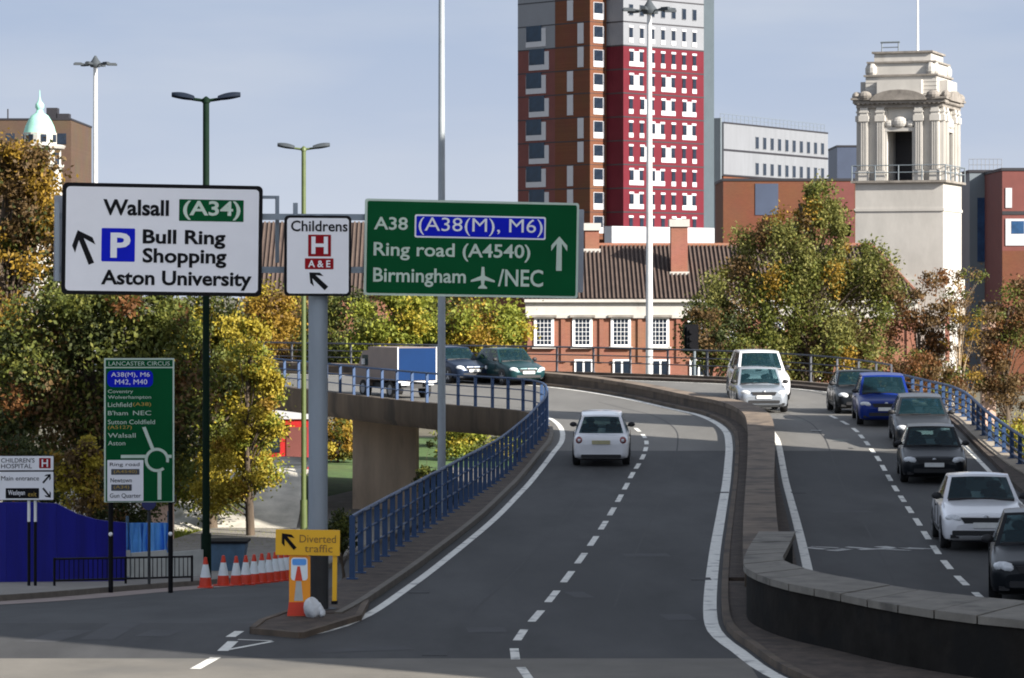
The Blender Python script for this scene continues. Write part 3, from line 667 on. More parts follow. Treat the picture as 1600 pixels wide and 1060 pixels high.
B5 = Board('hospital_sign', 'white children\'s hospital sign on twin white posts in front of the blue hoarding', (-8, 712, 84, 782), 74.0, 2, 0)
B5.rect('backing_board', (-8, 712, 84, 782), M['black'], 0, 1, thick=.05); B5.rect('sign_face', (-7, 713, 83.3, 735), M['signwhite'], 1, 1); B5.rect('sign_face', (-7, 737.5, 83.3, 781.3), M['signwhite'], 1, 1)
B5.t("CHILDREN'S", (2, 716, 54, 723), M['black'], 3, 0); B5.t('HOSPITAL', (2, 725, 50, 732), M['black'], 3, 0)
B5.rect('hospital_symbol', (61, 716, 79, 732), M['signred'], 2, 1); B5.t('H', (65, 718, 75, 730), M['signwhite'], 4, .02)
B5.t('Main entrance', (2, 744, 61, 751), M['black'], 3, 0)
B5.rect('name_patch', (9, 763, 61, 779), M['black'], 2, 1); B5.t('Wesleyan', (13, 766, 39, 776), M['signwhite'], 4, .01); B5.t('exit', (44, 769, 57, 776), M['textyellow'], 4, 0)
B5.poly('arrow', arrow((79, 741), (67, 755), 3, 6), M['black'], 2); B5.poly('arrow', arrow((79, 778), (67, 763), 3, 6), M['black'], 2)
for px in (44.5, 54.5):
    mb = MB(); x = (px - 38) * B5.s; mb.tube([(x, .08, -.5), (x, .08, .8)], .035, 8); mb.build('post', M['white'], B5.root, smooth=50)
    mb = MB(); mb.tube([(x, .08, -2.1), (x, .08, -.5)], .036, 8); mb.build('post_foot', M['black'], B5.root, smooth=50)

# keep-left sign on its own post
kp = P(233, 910, 76); kz = zl(76) + .12
kr = thing('round_sign', 'round dark blue traffic sign on a thin post by the railing', 'road sign', (kp.x, 76, kz))
mb = MB(); mb.tube([(0, 0, 0), (0, 0, 2.05)], .035, 8); mb.build('post', M['darkpost'], kr, smooth=50)
mb = MB(); mb.plate([(.17 * math.cos(2 * math.pi * k / 20), 1.93 + .17 * math.sin(2 * math.pi * k / 20)) for k in range(20)], -.06, -.035); mb.build('sign_face', mat('navy_sign', (.02, .025, .12), .5, .1), kr)

# diversion board, its prop, the cone board and a sandbag on the island
B6 = Board('diversion_sign', 'yellow diverted traffic board with a black arrow strapped to the grey signpost', (430, 828, 531, 868), 50.2, -4, .6)
B6.rect('backing_board', (430, 828, 531, 868), M['signyellow'], 0, 1, thick=.03)
B6.poly('arrow', arrow((440, 834), (461, 858), 6, 12), M['black'], 2)
B6.t('Diverted', (468, 836, 525, 848), mat('faded_text', (.25, .13, .02), .6, .2), 2, 0); B6.t('traffic', (476, 851, 520, 863), bpy.data.materials['faded_text'], 2, 0)
mb = MB()
x = (523 - 480.5) * B6.s
mb.box((x, .06, -.33), (.07, .05, .80)); mb.build('prop', M['signyellow'], B6.root)
mb = MB(); mb.box((x, .06, -.735), (.09, .12, .05)); mb.build('prop_foot', M['black'], B6.root)
q = P(466, 970, 50.3)
cb = thing('bollard', 'orange and yellow bollard panel printed with a cone beside the grey signpost', 'bollard', (q.x, 50.3, .085))
mb = MB(); mb.plate([(-.17, .0), (.14, .0), (.19, .25), (.19, .93), (.10, .97), (-.10, .97), (-.14, .93), (-.14, .25)], -.05, .05); mb.build('panel', M['orange'], cb)
mb = MB(); mb.plate([(-.172, .004), (.142, .004), (.185, .22), (-.142, .22)], -.056, .056); mb.build('base', M['redorange'], cb)
mb = MB(); mb.plate(rrect(-.11, .56, .15, .92, .05), -.054, -.049); mb.build('white_disc', M['conewhite'], cb)
mb = MB(); mb.plate([(-.06, .24), (.08, .24), (.05, .55), (-.03, .55)], -.055, -.05); mb.build('cone_print', M['barrier'], cb)
mb = MB(); mb.plate([(-.05, .56), (.07, .56), (.03, .78), (-.01, .78)], -.06, -.0545); mb.build('cone_tip', M['redorange'], cb)
mb = MB(); mb.plate(rrect(-.09, .80, .13, .90, .03), -.06, -.0545); mb.build('blue_stripe', M['tarp'], cb)
q = P(487, 968, 50.1)
mb = MB()
rows = []
for i in range(9):
    a = -math.pi / 2 + math.pi * i / 8
    rows.append([((.14 * math.cos(a) * math.cos(t) * (1 + .09 * math.sin(3 * t + i * .4))) * 1.0, .13 * math.cos(a) * math.sin(t), .15 + .15 * math.sin(a) + .03 * math.sin(2 * t)) for t in [2 * math.pi * j / 14 for j in range(14)]])
mb.grid(rows, close=True)
for j in range(3): mb.ell((.10 + .03 * j, -.01, .18 - .05 * j), (.06, .06, .07))
tag(mb.build('sandbag', M['sandbag'], None, smooth=70, loc=(q.x, 50.1, .075)), 'crumpled pale sandbag at the foot of the orange bollard', 'sandbag')

# ------------------------------------------------------------------ cones, railing, hoarding, skip
cone0 = None
def cone_proto(label):
    r = thing('traffic_cone', label, 'traffic cone', group='traffic cones along the slip road')
    mb = MB(); mb.prism([(-.22, -.22), (.22, -.22), (.22, .22), (-.22, .22)], 0, .05); mb.lathe([(.19, .05), (.165, .28), (.158, .32)], n=16); mb.build('base', M['redorange'], r, smooth=40)
    mb = MB(); mb.lathe([(.160, .30), (.158, .32), (.085, .68), (.083, .70)], n=16); mb.build('sleeve', M['conewhite'], r, smooth=40)
    mb = MB(); mb.lathe([(.082, .68), (.08, .71), (.045, .90), (.03, .91)], n=16); mb.build('tip', M['redorange'], r, smooth=40)
    return r
cones = [(321, 919, 'leftmost traffic cone, standing apart at the left end of the row'), (349, 916, 'second traffic cone from the left, alone before the tight group'),
         (369, 915, 'third traffic cone from the left, first of the tight group'), (384, 914, 'fourth traffic cone from the left in the row'), (397, 912.5, 'fifth traffic cone from the left in the row'),
         (409, 911, 'sixth traffic cone from the left in the row'), (420, 910, 'fifth traffic cone from the right in the row'), (430, 908.5, 'fourth traffic cone from the right in the row'),
         (439, 907.5, 'third traffic cone from the right in the row'), (447, 906.5, 'second traffic cone from the right, nearly behind the bollard'), (454, 905.5, 'rightmost traffic cone, half hidden behind the orange bollard')]
proto = cone_proto(cones[0][2])
for i, (px, py, lab) in enumerate(cones):
    o = proto if i == 0 else copy_tree(proto)
    x, d = G(px, py, 0, zl); o.location = (x, d, zl(d)); o['label'] = lab; o.rotation_euler.z = i * .7
    s_ = 48.0 / (FPX / d * .91) if i < 2 else 46.0 / (FPX / d * .91); o.scale = (s_, s_, s_)

def rail_run(name, label, p0, p1, n, h, m, barw=.022):
    p0, p1 = Vector(p0), Vector(p1)
    root = thing(name, label, 'railing', (p0.x, p0.y, zl(p0.y) + .12))
    dz = lambda p: zl(p.y) - zl(p0.y)
    mb = MB()
    for i in range(n + 1):
        p = p0.lerp(p1, i / n); c = p - p0
        mb.tube([(c.x, c.y, dz(p) + .12), (c.x, c.y, dz(p) + h)], .012, 6)
    mb.build('bars', m, root)
    for zz in (.12, h):
        c = p1 - p0; mb = MB(); mb.tube([(0, 0, zz), (c.x, c.y, dz(p1) + zz)], .025, 8); mb.build('rail', m, root)
    for i in (0, n // 2, n):
        p = p0.lerp(p1, i / n); c = p - p0
        mb = MB(); mb.tube([(c.x, c.y, dz(p)), (c.x, c.y, dz(p) + h + .03)], .03, 8); mb.build('post', m, root)
    return root
def at(px, d): return ((px - 800) / FPX * d, d)
rail_run('pedestrian_railing', 'black pedestrian railing with thin vertical bars along the pavement', at(85, 74.0), at(300, 79.5), 30, .62, M['black'])
bd = thing('barrier_boards', 'pale grey barrier boards standing behind the black railing', 'barrier', (*at(146, 80.5), zl(80.5) + .12))
for i in range(3):
    p0, p1 = Vector(at(147 + 57 * i, 80.5 + i)), Vector(at(203 + 57 * i, 81.5 + i)); o0 = Vector(at(146, 80.5))
    c = (p0 + p1) / 2 - o0; t = p1 - p0
    mb = MB(); mb.box((c.x, c.y, .36 + zl(80.5 + i) - zl(80.5)), (t.length - .02, .05, .66), math.atan2(t.y, t.x))
    mb.build('board', M['barrier'], bd)
ho = thing('hoarding', 'deep blue painted site hoarding of upright panels at the left edge', 'hoarding', (*at(-40, 78.5), zl(78.5) + .12))
o0 = Vector(at(-40, 78.5)); hp = [(-40, 786), (10, 785), (48, 785), (88, 787), (120, 803), (150, 812), (174, 815), (197, 817)]
for i in range(len(hp) - 1):
    d0 = 78.5 + i * .3; p0, p1 = Vector(at(hp[i][0] + .1, d0)), Vector(at(hp[i + 1][0] - .1, d0 + .3)); t = p1 - p0; c = (p0 + p1) / 2 - o0
    za, zb_ = P(0, hp[i][1], d0).z - zl(78.5) - .12, P(0, hp[i + 1][1], d0 + .3).z - zl(78.5) - .12; zf_ = zl(d0) - .05 - zl(78.5) - .12
    a_, b_ = p0 - o0, p1 - o0
    mb = MB(); vs = [(q.x, q.y + e, z) for e in (0, .06) for q, z in ((a_, zf_), (b_, zf_), (b_, zb_), (a_, za))]
    mb.add(vs, [(0, 1, 2, 3), (7, 6, 5, 4), (0, 4, 5, 1), (1, 5, 6, 2), (2, 6, 7, 3), (3, 7, 4, 0)])
    for fz in (.25, .6, .93): mb.add([(a_.x, a_.y + .07, zf_ + (za - zf_) * fz), (b_.x, b_.y + .07, zf_ + (zb_ - zf_) * fz), (b_.x, b_.y + .12, zf_ + (zb_ - zf_) * fz), (a_.x, a_.y + .12, zf_ + (za - zf_) * fz)], [(0, 1, 2, 3)])
    mb.build('panel', M['hoard'], ho)
tp = thing('site_sheet', 'light blue plastic sheeting hung at the right end of the blue hoarding', 'sheeting', (*at(197, 85.5), zl(85.5)))
mb = MB(); rows = []
for i in range(25):
    px = 197 + 67 * i / 24; d = 85.5 + 2 * i / 24 + .09 * math.sin(i * 1.7); q = P(px, 817, d); q2 = P(px, 884, d)
    rows.append([(q.x - tp.location.x, d - 85.5, q.z - tp.location.z), (q.x - tp.location.x + .05 * math.sin(i), d - 85.5 + .1 * math.sin(i * 2.3), (q.z + q2.z) / 2 - tp.location.z), (q2.x - tp.location.x, d - 85.5, q2.z - tp.location.z)])
mb.grid(rows); mb.build('sheet', M['tarp'], tp, smooth=80)
for px in (198, 232, 263):
    mb = MB(); x = (px - 800) / FPX * (85.5 + 2 * (px - 197) / 66) - tp.location.x; mb.tube([(x, .12 + 2 * (px - 197) / 66, 0), (x, .12 + 2 * (px - 197) / 66, 1.75)], .04, 8); mb.build('post', M['skip'], tp)
sk = thing('skip', 'small dark blue waste skip behind the row of traffic cones', 'skip', (*at(355, 96), -3.3))
mb = MB(); mb.plate([(-.45, 0), (.45, 0), (.6, .75), (-.6, .75)], -.6, .6); mb.build('body', M['skip'], sk)
mb = MB(); mb.box((0, 0, .78), (1.3, 1.3, .06)); mb.build('rim', M['black'], sk)
sk.location.z = -3.25; sk.scale = (1, 1, 1.2)

# ------------------------------------------------------------------ lamp posts and masts
def lamp(name, label, px, d, z0, top_y, arm, pm, hm, r, leanpx=0, head=(.62, .2, .13)):
    x = (px - 800) / FPX * d; H = P(0, top_y, d).z - z0
    o = thing(name, label, 'street lamp', (x, d, z0))
    mb = MB(); mb.tube([(0, 0, 0), (0, 0, 1.3)], [r * 1.5, r * 1.45], 14); mb.build('base', pm, o, smooth=50)
    mb = MB(); mb.tube([(0, 0, 1.3), (0, 0, H)], [r * 1.05, r * .9], 14); mb.lathe([(r * 1.15, H - .05), (r * 1.15, H + .05), (.02, H + .12)], n=12); mb.build('post', pm, o, smooth=50)
    for s in (-1, 1):
        mb = MB(); mb.tube([(0, 0, H), (s * arm * .4, 0, H + .05)], r * .45, 8); mb.build('arm', pm, o, smooth=50)
        mb = MB(); rows = []
        for i in range(9):
            u = i / 8; xx = s * (arm * .35 + (arm * .65) * u); wy = head[1] * (.35 + .65 * math.sin(math.pi * min(1, .25 + u * .75)) ** .5); hz = head[2] * (.4 + .6 * math.sin(math.pi * (.15 + .7 * u)))
            zc = H + .05 + .09 * u
            rows.append([(xx, wy * math.cos(t), zc + hz * (math.sin(t) if math.sin(t) > 0 else .45 * math.sin(t))) for t in [2 * math.pi * j / 12 for j in range(12)]])
        mb.grid(rows, close=True); mb.add(rows[0], [tuple(range(12))]); mb.add(rows[-1], [tuple(range(12))[::-1]]); mb.build('lamp_head', hm, o, smooth=60)
    return o
lamp('street_lamp', 'dark green twin-arm street lamp rising behind the white Walsall sign', 322, 84, zl(84), 158, .90, M['dkgreen'], M['lampblue'], .095)
lamp('street_lamp', 'pale green twin-arm street lamp rising behind the small hospital sign', 474.5, 110, -3.3, 234, .90, M['ltgreen'], M['lampgrey'], .085)
def mast(name, label, px, d, z0, top_y, m, r, heads=True):
    x = (px - 800) / FPX * d; H = P(0, top_y, d).z - z0
    o = thing(name, label, 'lamp mast', (x, d, z0))
    mb = MB(); mb.tube([(0, 0, 0), (0, 0, H * .5), (0, 0, H)], [r * 1.25, r * 1.05, r * .8], 16); mb.build('pole', m, o, smooth=50)
    mb = MB(); mb.lathe([(.28, H - .12), (.34, H), (.34, H + .12), (.2, H + .3), (.05, H + .55)], n=14); mb.build('carriage', M['lampgrey'], o, smooth=40)
    for k in range(6):
        a = k * math.pi / 3 + .25; cx, cy = math.cos(a), math.sin(a)
        mb = MB(); mb.tube([(cx * .3, cy * .3, H + .03), (cx * .75, cy * .75, H + .06)], .035, 6); mb.build('arm', M['lampgrey'], o)
        mb = MB(); mb.box((cx * .98, cy * .98, H + .04), (.56, .24, .11), a); mb.box((cx * 1.0, cy * 1.0, H + .115), (.4, .17, .05), a); mb.build('lamp_head', M['lampgrey'], o)
    return o
mast('high_mast_light', 'tall pale high mast light with ring of lamps behind the white Walsall sign', 149, 187, -3.3, 102, M['galv'], .15)
mast('high_mast_light', 'tall pale high mast light in front of the crimson tower block', 1014.5, 146, zr(146) - 1.5, 18, M['galv'], .135)
mast('high_mast_light', 'grey lamp mast beside the blue fence, its top out of view', 690, 92, zl(92), -120, M['midgalv'], .10)

# ------------------------------------------------------------------ vehicles
KIND = dict(hatch=dict(cowl=.27, rf=.44, rr=.86, rb=.965, belt=.62, hood=.50, tail=.60, rw=.70),
            mini=dict(cowl=.25, rf=.43, rr=.80, rb=.955, belt=.60, hood=.50, tail=.60, rw=.68),
            liftback=dict(cowl=.28, rf=.45, rr=.74, rb=.90, belt=.63, hood=.51, tail=.64, rw=.70),
            suv=dict(cowl=.26, rf=.41, rr=.89, rb=.975, belt=.60, hood=.52, tail=.58, rw=.74),
            van=dict(cowl=.17, rf=.30, rr=.985, rb=.995, belt=.55, hood=.47, tail=.55, rw=.86))
PAINT = {}
def paint(name, col, metal=0.0, rough=.28):
    if name not in PAINT: PAINT[name] = mat('car_paint_' + name, col, rough, .05, 1.5, metal=metal, coat=.8 if max(col) > .3 else .06, spec=.5 if max(col) > .3 else .14)
    return PAINT[name]
def car(name, label, cat, kind, L_, W_, H_, pm, px, py, heading, rear=False, d=None, group='vehicles on the flyover road', lit=False, facing_front=True):
    K = KIND[kind]; hw = W_ / 2
    if d is None: X, D = G(px, py)
    else: X, D = (px - 800) / FPX * d, d
    # px,py is the middle of the end nearest the camera: move half a length back along the heading
    hd = R(heading); dirv = Vector((math.sin(hd), math.cos(hd)))          # pointing away from the camera
    c = Vector((X, D)) + dirv * L_ / 2
    root = thing(name, label, cat, (c.x, c.y, zr(c.y) + .01), -hd + (math.pi if rear else 0), group)
    if zr(D + L_) != zr(D): root.rotation_euler.x = math.atan2(zr(D + L_) - zr(D), L_) * (-1 if rear else 1)
    yF = -L_ / 2; Y = lambda f: yF + f * L_
    zb, belt, hood, tail = .20, K['belt'] * H_, K['hood'] * H_, K['tail'] * H_
    def prof(f):
        wS = [(0, .70), (.008, .80), (.025, .90), (.06, .965), (.12, .99), (.2, 1), (.8, 1), (.9, .985), (.955, .95), (.985, .90), (.996, .84), (1, .76)]
        tS = [(0, .36 * H_), (.010, hood * .92), (.03, hood * .975), (.08, hood * 1.03), (K['cowl'] * .6, hood * 1.03 + (belt - hood * 1.03) * .45), (K['cowl'], belt), (K['rb'] - .03, belt + .0), (K['rb'], (belt + tail) / 2 if K['rb'] < .94 else tail), (.985, tail * .97), (.996, tail * .9), (1, .42 * H_)]
        bS = [(0, zb + .10), (.03, zb + .01), (.08, zb), (.93, zb), (.98, zb + .03), (1, zb + .13)]
        def ev(S):
            for (a, u), (b, v) in zip(S, S[1:]):
                if f <= b: return u + (v - u) * ((f - a) / (b - a) if b > a else 0)
            return S[-1][1]
        return ev(wS) * hw, ev(tS), ev(bS)
    st = [0, .004, .010, .018, .03, .05, .08, .12, K['cowl'] * .6, K['cowl'] - .01, K['cowl'] + .04, .45, .6, .75, .86, K['rb'] - .03, K['rb'], .97, .985, .992, .997, 1]
    st = sorted(set(st)); rows = []
    for f in st:
        ww, zt, zo = prof(f); y = Y(f); zm = zo + (zt - zo) * .48
        half = [(0, zo), (ww * .80, zo), (ww * .94, zo + (zt - zo) * .05), (ww * .985, zo + (zt - zo) * .18), (ww, zm), (ww * .992, zo + (zt - zo) * .66), (ww * .965, zo + (zt - zo) * .86), (ww * .91, zt - (zt - zo) * .03), (ww * .82, zt), (ww * .4, zt + .018), (0, zt + .024)]
        ring = [(x, y, z) for x, z in half] + [(-x, y, z) for x, z in half[-2:0:-1]]
        rows.append(ring)
    mb = MB(); mb.grid(rows, close=True); n_ = len(rows[0]); mb.add(rows[0], [tuple(range(n_))]); mb.add(rows[-1], [tuple(range(n_))[::-1]])
    # cabin
    rw, rz_ = K['rw'] * hw, H_ - .035
    def front(u, v):
        h = .905 * hw + (rw - .905 * hw) * v; yy = Y(K['cowl']) + (Y(K['rf']) - Y(K['cowl'])) * v
        return Vector((u * h, yy + .10 * u * u * (1 - .3 * v), belt - .03 + (rz_ - belt + .03) * v - .025 * u * u * v))
    def back(u, v):
        h = .90 * hw + (rw * .96 - .90 * hw) * v; yy = Y(K['rb']) + (Y(K['rr']) - Y(K['rb'])) * v
        return Vector((u * h, yy - .09 * u * u * (1 - .3 * v), belt - .03 + (rz_ - .03 - belt + .03) * v - .025 * u * u * v))
    def sidef(s, w_, v):
        a, b = front(s, v), back(s, v); p = a.lerp(b, w_)
        p.x += s * .05 * math.sin(math.pi * w_) * (1 - .4 * v); p.z += .02 * math.sin(math.pi * w_) * v
        return p
    vs_ = [0, .12, .32, .52, .72, .92, 1]
    us = [-1, -.9, -.6, -.3, 0, .3, .6, .9, 1]; ws = [0, .05, .18, .32, .46, .50, .62, .75, .88, 1]
    def shell(fn, par, hole):
        n = len(par); o0 = len(mb.v)
        mb.v += [tuple(fn(u, v)) for v in vs_ for u in par]
        for a_ in range(len(vs_) - 1):
            for b_ in range(n - 1):
                if not hole((par[b_] + par[b_ + 1]) / 2, (vs_[a_] + vs_[a_ + 1]) / 2):
                    mb.f.append((o0 + a_ * n + b_, o0 + a_ * n + b_ + 1, o0 + (a_ + 1) * n + b_ + 1, o0 + (a_ + 1) * n + b_)); mb.m.append(0)
    mid = lambda v: .12 < v < .92
    shell(front, us, lambda u, v: abs(u) < .9 and mid(v)); shell(back, us, lambda u, v: abs(u) < .9 and mid(v))
    for s in (-1, 1):
        if kind == 'van': shell(lambda u, v: sidef(s, u, v), ws, lambda u, v: u < .18 and u > .05 and mid(v))
        else: shell(lambda u, v: sidef(s, u, v), ws, lambda u, v: (.05 < u < .46 or .5 < u < .88) and mid(v))
    roof = []
    for w_ in ws:
        a, b = sidef(-1, w_, 1), sidef(1, w_, 1); row = []
        for u in us:
            p = a.lerp(b, (u + 1) / 2)
            if w_ == 0: p = front(u, 1)
            elif w_ == 1: p = back(u, 1)
            p.z += .035 * (1 - u * u) * math.sin(math.pi * w_) ** .5 if 0 < w_ < 1 else 0
            row.append(tuple(p))
        roof.append(row)
    mb.grid(roof)
    body = mb.build('body', pm, root, smooth=42)
    def pane(fn, u0, u1, nm):
        g = MB(); rows = []
        for j in range(6):
            v = .12 + .80 * j / 5
            rows.append([tuple(fn(u0 + (u1 - u0) * i / 8, v)) for i in range(9)])
        g.grid(rows); return g.build(nm, M['glass'], root, smooth=60)
    wsn = pane(front, -.90, .90, 'windscreen'); pane(back, -.90, .90, 'rear_window')
    for s in (-1, 1):
        for a_, b_ in ((.05, .46), (.50, .88)): pane(lambda u, v: sidef(s, u, v), a_, b_, 'side_window')
    for s in (-1, 1):
        for fy, zz in ((K['cowl'] + .25, .30), (K['cowl'] + .47, .24)):
            t = MB(); x = s * hw * .42; y = Y(fy)
            t.grid([[(x + .24 * sx_ * q, y + dy, belt - .05 + h) for sx_ in (-1, -.6, .6, 1)] for q, dy, h in ((1, -.06, -.1), (1, -.02, zz * .35), (.86, .03, zz * .72), (.5, .06, zz * .74))])
            t.ell((x, y + .06, belt - .05 + zz + .02), (.13, .06, .09), 10); t.build('seat', M['seat'], root, smooth=60)
    t = MB(); t.box((0, Y(K['cowl']) + .30, belt + .01), (hw * 1.55, .42, .07)); t.build('dashboard', M['trim'], root)
    t = MB(); p = front(0, .88); t.box((0, p.y + .08, p.z - .03), (.22, .03, .06)); t.build('interior_mirror', M['trim'], root)
    t = MB(); t.tube([(hw * .42 + .17 * math.cos(k * .524), Y(K['cowl']) + .58, belt + .02 + .17 * math.sin(k * .524)) for k in range(13)], .014, 6); t.build('steering_wheel', M['trim'], root)
    for x0 in (-.1, .45):
        t = MB(); a, b = front(-.75 + x0 * .9, .10), front(-.05 + x0 * .9, .13); e = Vector((0, -.02, .02)); t.tube([a + e, b + e], .010, 5); t.build('wiper', M['trim'], wsn)
    # wheels
    wr = .31 if H_ < 1.6 else .35
    for fy in (.19 if kind != 'mini' else .17, .80 if kind != 'mini' else .82):
        for s in (-1, 1):
            x = s * (hw - .105)
            t = MB(); rr_ = [(wr * .6, -.11), (wr * .93, -.108), (wr, -.08), (wr, .08), (wr * .93, .108), (wr * .6, .11)]
            rows = [[(x + z_, Y(fy) + r_ * math.cos(2 * math.pi * j / 20), wr + r_ * math.sin(2 * math.pi * j / 20)) for j in range(20)] for r_, z_ in rr_]
            t.grid(rows, close=True); t.add(rows[0], [tuple(range(20))]); t.add(rows[-1], [tuple(range(20))[::-1]])
            wo = t.build('wheel', M['tyre'], root, smooth=40)
            t = MB(); xo = x + s * .112
            for k in range(5):
                a = 2 * math.pi * k / 5 + .3
                t.add([(xo, Y(fy) + wr * .12 * math.cos(a + 1.57), wr + wr * .12 * math.sin(a + 1.57)), (xo, Y(fy) + wr * .12 * math.cos(a - 1.57), wr + wr * .12 * math.sin(a - 1.57)), (xo, Y(fy) + wr * .62 * math.cos(a - .22), wr + wr * .62 * math.sin(a - .22)), (xo, Y(fy) + wr * .62 * math.cos(a + .22), wr + wr * .62 * math.sin(a + .22))], [(0, 1, 2, 3)])
            t.build('rim', M['rim'], wo)
            t = MB(); xo = s * (hw + .004); ra = wr * 1.16
            arc = [(xo, Y(fy) + ra * math.cos(a), wr + ra * math.sin(a)) for a in [math.pi * j / 16 for j in range(17)]] + [(xo, Y(fy) - ra, zb + .02), (xo, Y(fy) + ra, zb + .02)]
            t.add(arc, [tuple(range(len(arc)))]); t.build('wheel_arch', M['trim'], root)
    # front end
    z_h = hood * .86
    for s in (-1, 1):
        t = MB(); t.ell((s * hw * .70, Y(.022), z_h), (hw * .23, .10, H_ * (.068 if kind == 'hatch' else .055)), 12)
        for v in range(len(t.v)):
            X_, Y_, Z_ = t.v[v]; t.v[v] = (X_, Y_ + .22 * max(0, abs(X_) / hw - .62), Z_ + .10 * (abs(X_) / hw - .7))
        t.build('headlight', M['lens'], root, smooth=70)
        t = MB(); t.box((s * hw * .72, Y(.003) + .03, H_ * .20), (.17, .06, .07)); t.build('fog_light', M['trim'], root)
        m_ = MB(); p = front(s, .12); m_.ell((s * (abs(p.x) + .13), p.y + .12, p.z + .06), (.11, .06, .075), 10); m_.box((s * (abs(p.x) + .03), p.y + .12, p.z + .02), (.10, .04, .03)); m_.build('door_mirror', M['trim'] if not lit else pm, root, smooth=60)
        t = MB(); t.ell((s * hw * (.76 if kind != 'van' else .84), Y(.982), tail * .84), (hw * .13, .10, H_ * .075), 12); tl = t.build('tail_light', M['redlens'], root, smooth=70)
        if kind == 'mini':
            t = MB(); t.ell((s * hw * .76, Y(.982) + .075, tail * .84), (hw * .06, .035, H_ * .035), 10); t.build('lens', M['lens'], tl, smooth=70)
        t = MB()
        for fy in (K['cowl'] + .20,): t.box((s * (hw * .985 + .004), Y(fy) + .35, belt * .84), (.02, .17, .03))
        t.build('door_handle', M['trim'], root)
    if kind != 'mini' or not rear:
        t = MB(); gw = hw * (.58 if kind == 'liftback' else .5); zc = hood * .83
        t.plate([(-gw, zc + .055), (gw, zc + .055), (gw * .86, zc - .06), (-gw * .86, zc - .06)], Y(0) - .012, Y(.02)); t.build('grille', M['trim'], root)
    t = MB(); t.plate(rrect(-hw * (.78 if kind == 'liftback' else .62), H_ * .215, hw * (.78 if kind == 'liftback' else .62), H_ * .285, .03), Y(0) - .02, Y(.03)); t.build('bumper_intake', M['trim'], root)
    t = MB(); t.plate(rrect(-.26, H_ * .32, .26, H_ * .32 + .11, .015), Y(0) - .035, Y(.01)); np_ = t.build('number_plate', M['plate_w'], root)
    t = MB(); t.ell((0, Y(.006), hood * .90), (.055, .03, .05), 10); t.build('badge', M['rim'], root, smooth=60)
    for s in (-1, 1):
        t = MB()
        for fy in (.36, .585): t.box((s * (hw * 1.0 + .002), Y(fy), (zb + belt) / 2 + .08), (.012, .018, (belt - zb) * .62))
        t.box((s * (hw + .002), Y(.47), zb + .16), (.012, L_ * .36, .05)); t.build('door_gap', M['trim'], root)
    t = MB(); t.plate(rrect(-.26, tail * .72, .26, tail * .72 + .11, .015), Y(.98), Y(1) + .03); t.build('number_plate', M['plate_y'], root)
    t = MB(); t.plate(rrect(-hw * .70, zb + .05, hw * .70, zb + .15, .03), Y(.98), Y(1) + .012); t.build('rear_bumper', M['trim'], root)
    t = MB(); t.box((0, 0, zb + .03), (W_ * .82, L_ * .9, .10)); t.build('underbody', M['trim'], root)
    return root

white, silver, blackp, bluep, greyp = paint('white', (.74, .74, .76)), paint('silver', (.30, .33, .37), .4), paint('black', (.010, .012, .015)), paint('blue', (.008, .026, .17), .1), paint('dark_grey', (.032, .036, .042), .3)
car('hatchback_car', 'small white hatchback driving away alone on the left carriageway', 'car', 'mini', 3.55, 1.63, 1.49, white, 939, 730, 2.6, rear=True)
car('liftback_car', 'white car at the front of the right lane queue, headlamps facing the viewer', 'car', 'liftback', 4.48, 1.72, 1.46, white, 1541, 863, 4.2)
car('hatchback_car', 'black hatchback with bright headlights, second in the queue behind the white car', 'car', 'hatch', 4.25, 1.76, 1.47, blackp, 1460, 757, 5)
car('hatchback_car', 'dark grey car partly hidden behind the black hatchback in the queue', 'car', 'hatch', 4.2, 1.76, 1.47, greyp, 1444, 704, 4)
car('crossover_car', 'bright blue crossover car in the queue before the blue parapet fence', 'car', 'suv', 4.38, 1.80, 1.58, bluep, 1385, 668, 3)
car('hatchback_car', 'dark car half hidden at the left behind the bright blue crossover', 'car', 'hatch', 4.0, 1.72, 1.46, blackp, 1347, 648, 0)
car('hatchback_car', 'silver car in the inner lane just in front of the large white vehicle', 'car', 'suv', 4.3, 1.74, 1.55, silver, 1194, 646, -2)
car('off_road_car', 'large white off-road vehicle close behind the silver car', 'car', 'suv', 4.7, 1.95, 1.82, white, 1197, 628, -3)
car('hatchback_car', 'black car cut off by the right edge of the picture beside the wall', 'car', 'hatch', 4.1, 1.76, 1.47, blackp, 1630, 950, 8.5)
car('hatchback_car', 'dark green car with pale bonnet on the far bend, right of the other dark car', 'car', 'hatch', 4.0, 1.7, 1.46, paint('dark_green', (.012, .04, .045), .2), 826, 603, -24)
car('hatchback_car', 'dark car on the far bend just right of the grey lamp mast', 'car', 'hatch', 4.1, 1.7, 1.47, paint('navy', (.015, .025, .05), .2), 742, 600, -27)

# box van seen from behind on the flyover
bx, bdv = G(652, 624); hd = R(-27)
bv = thing('box_van', 'small box van with blue rear doors and beige side on the flyover', 'van', (bx, bdv, zr(bdv) + .01), R(27), 'vehicles on the flyover road')
bm = mat('beige_panel', (.20, .15, .125), .5, .15, 1.0); bbl = mat('van_blue', (.002, .022, .085), .6, .08, 1.5, spec=.1)
mb = MB(); mb.box((0, 1.35, 1.30), (1.62, 2.6, 1.25)); mb.build('box_body', bm, bv)
mb = MB(); mb.plate(rrect(-.77, .70, .77, 1.90, .05), -.0, .045); mb.build('rear_door', bbl, bv)
mb = MB(); mb.plate(rrect(-.81, .66, -.775, 1.93, .01), -.005, .044); mb.plate(rrect(.775, .66, .81, 1.93, .01), -.005, .044); mb.box((0, .02, .64), (1.62, .05, .05)); mb.build('frame', M['white'], bv)
mb = MB(); mb.plate([(0, .45), (0, 1.05), (.25, 1.12), (.65, 1.75), (1.25, 1.80), (1.25, .45)], -.76, .76)
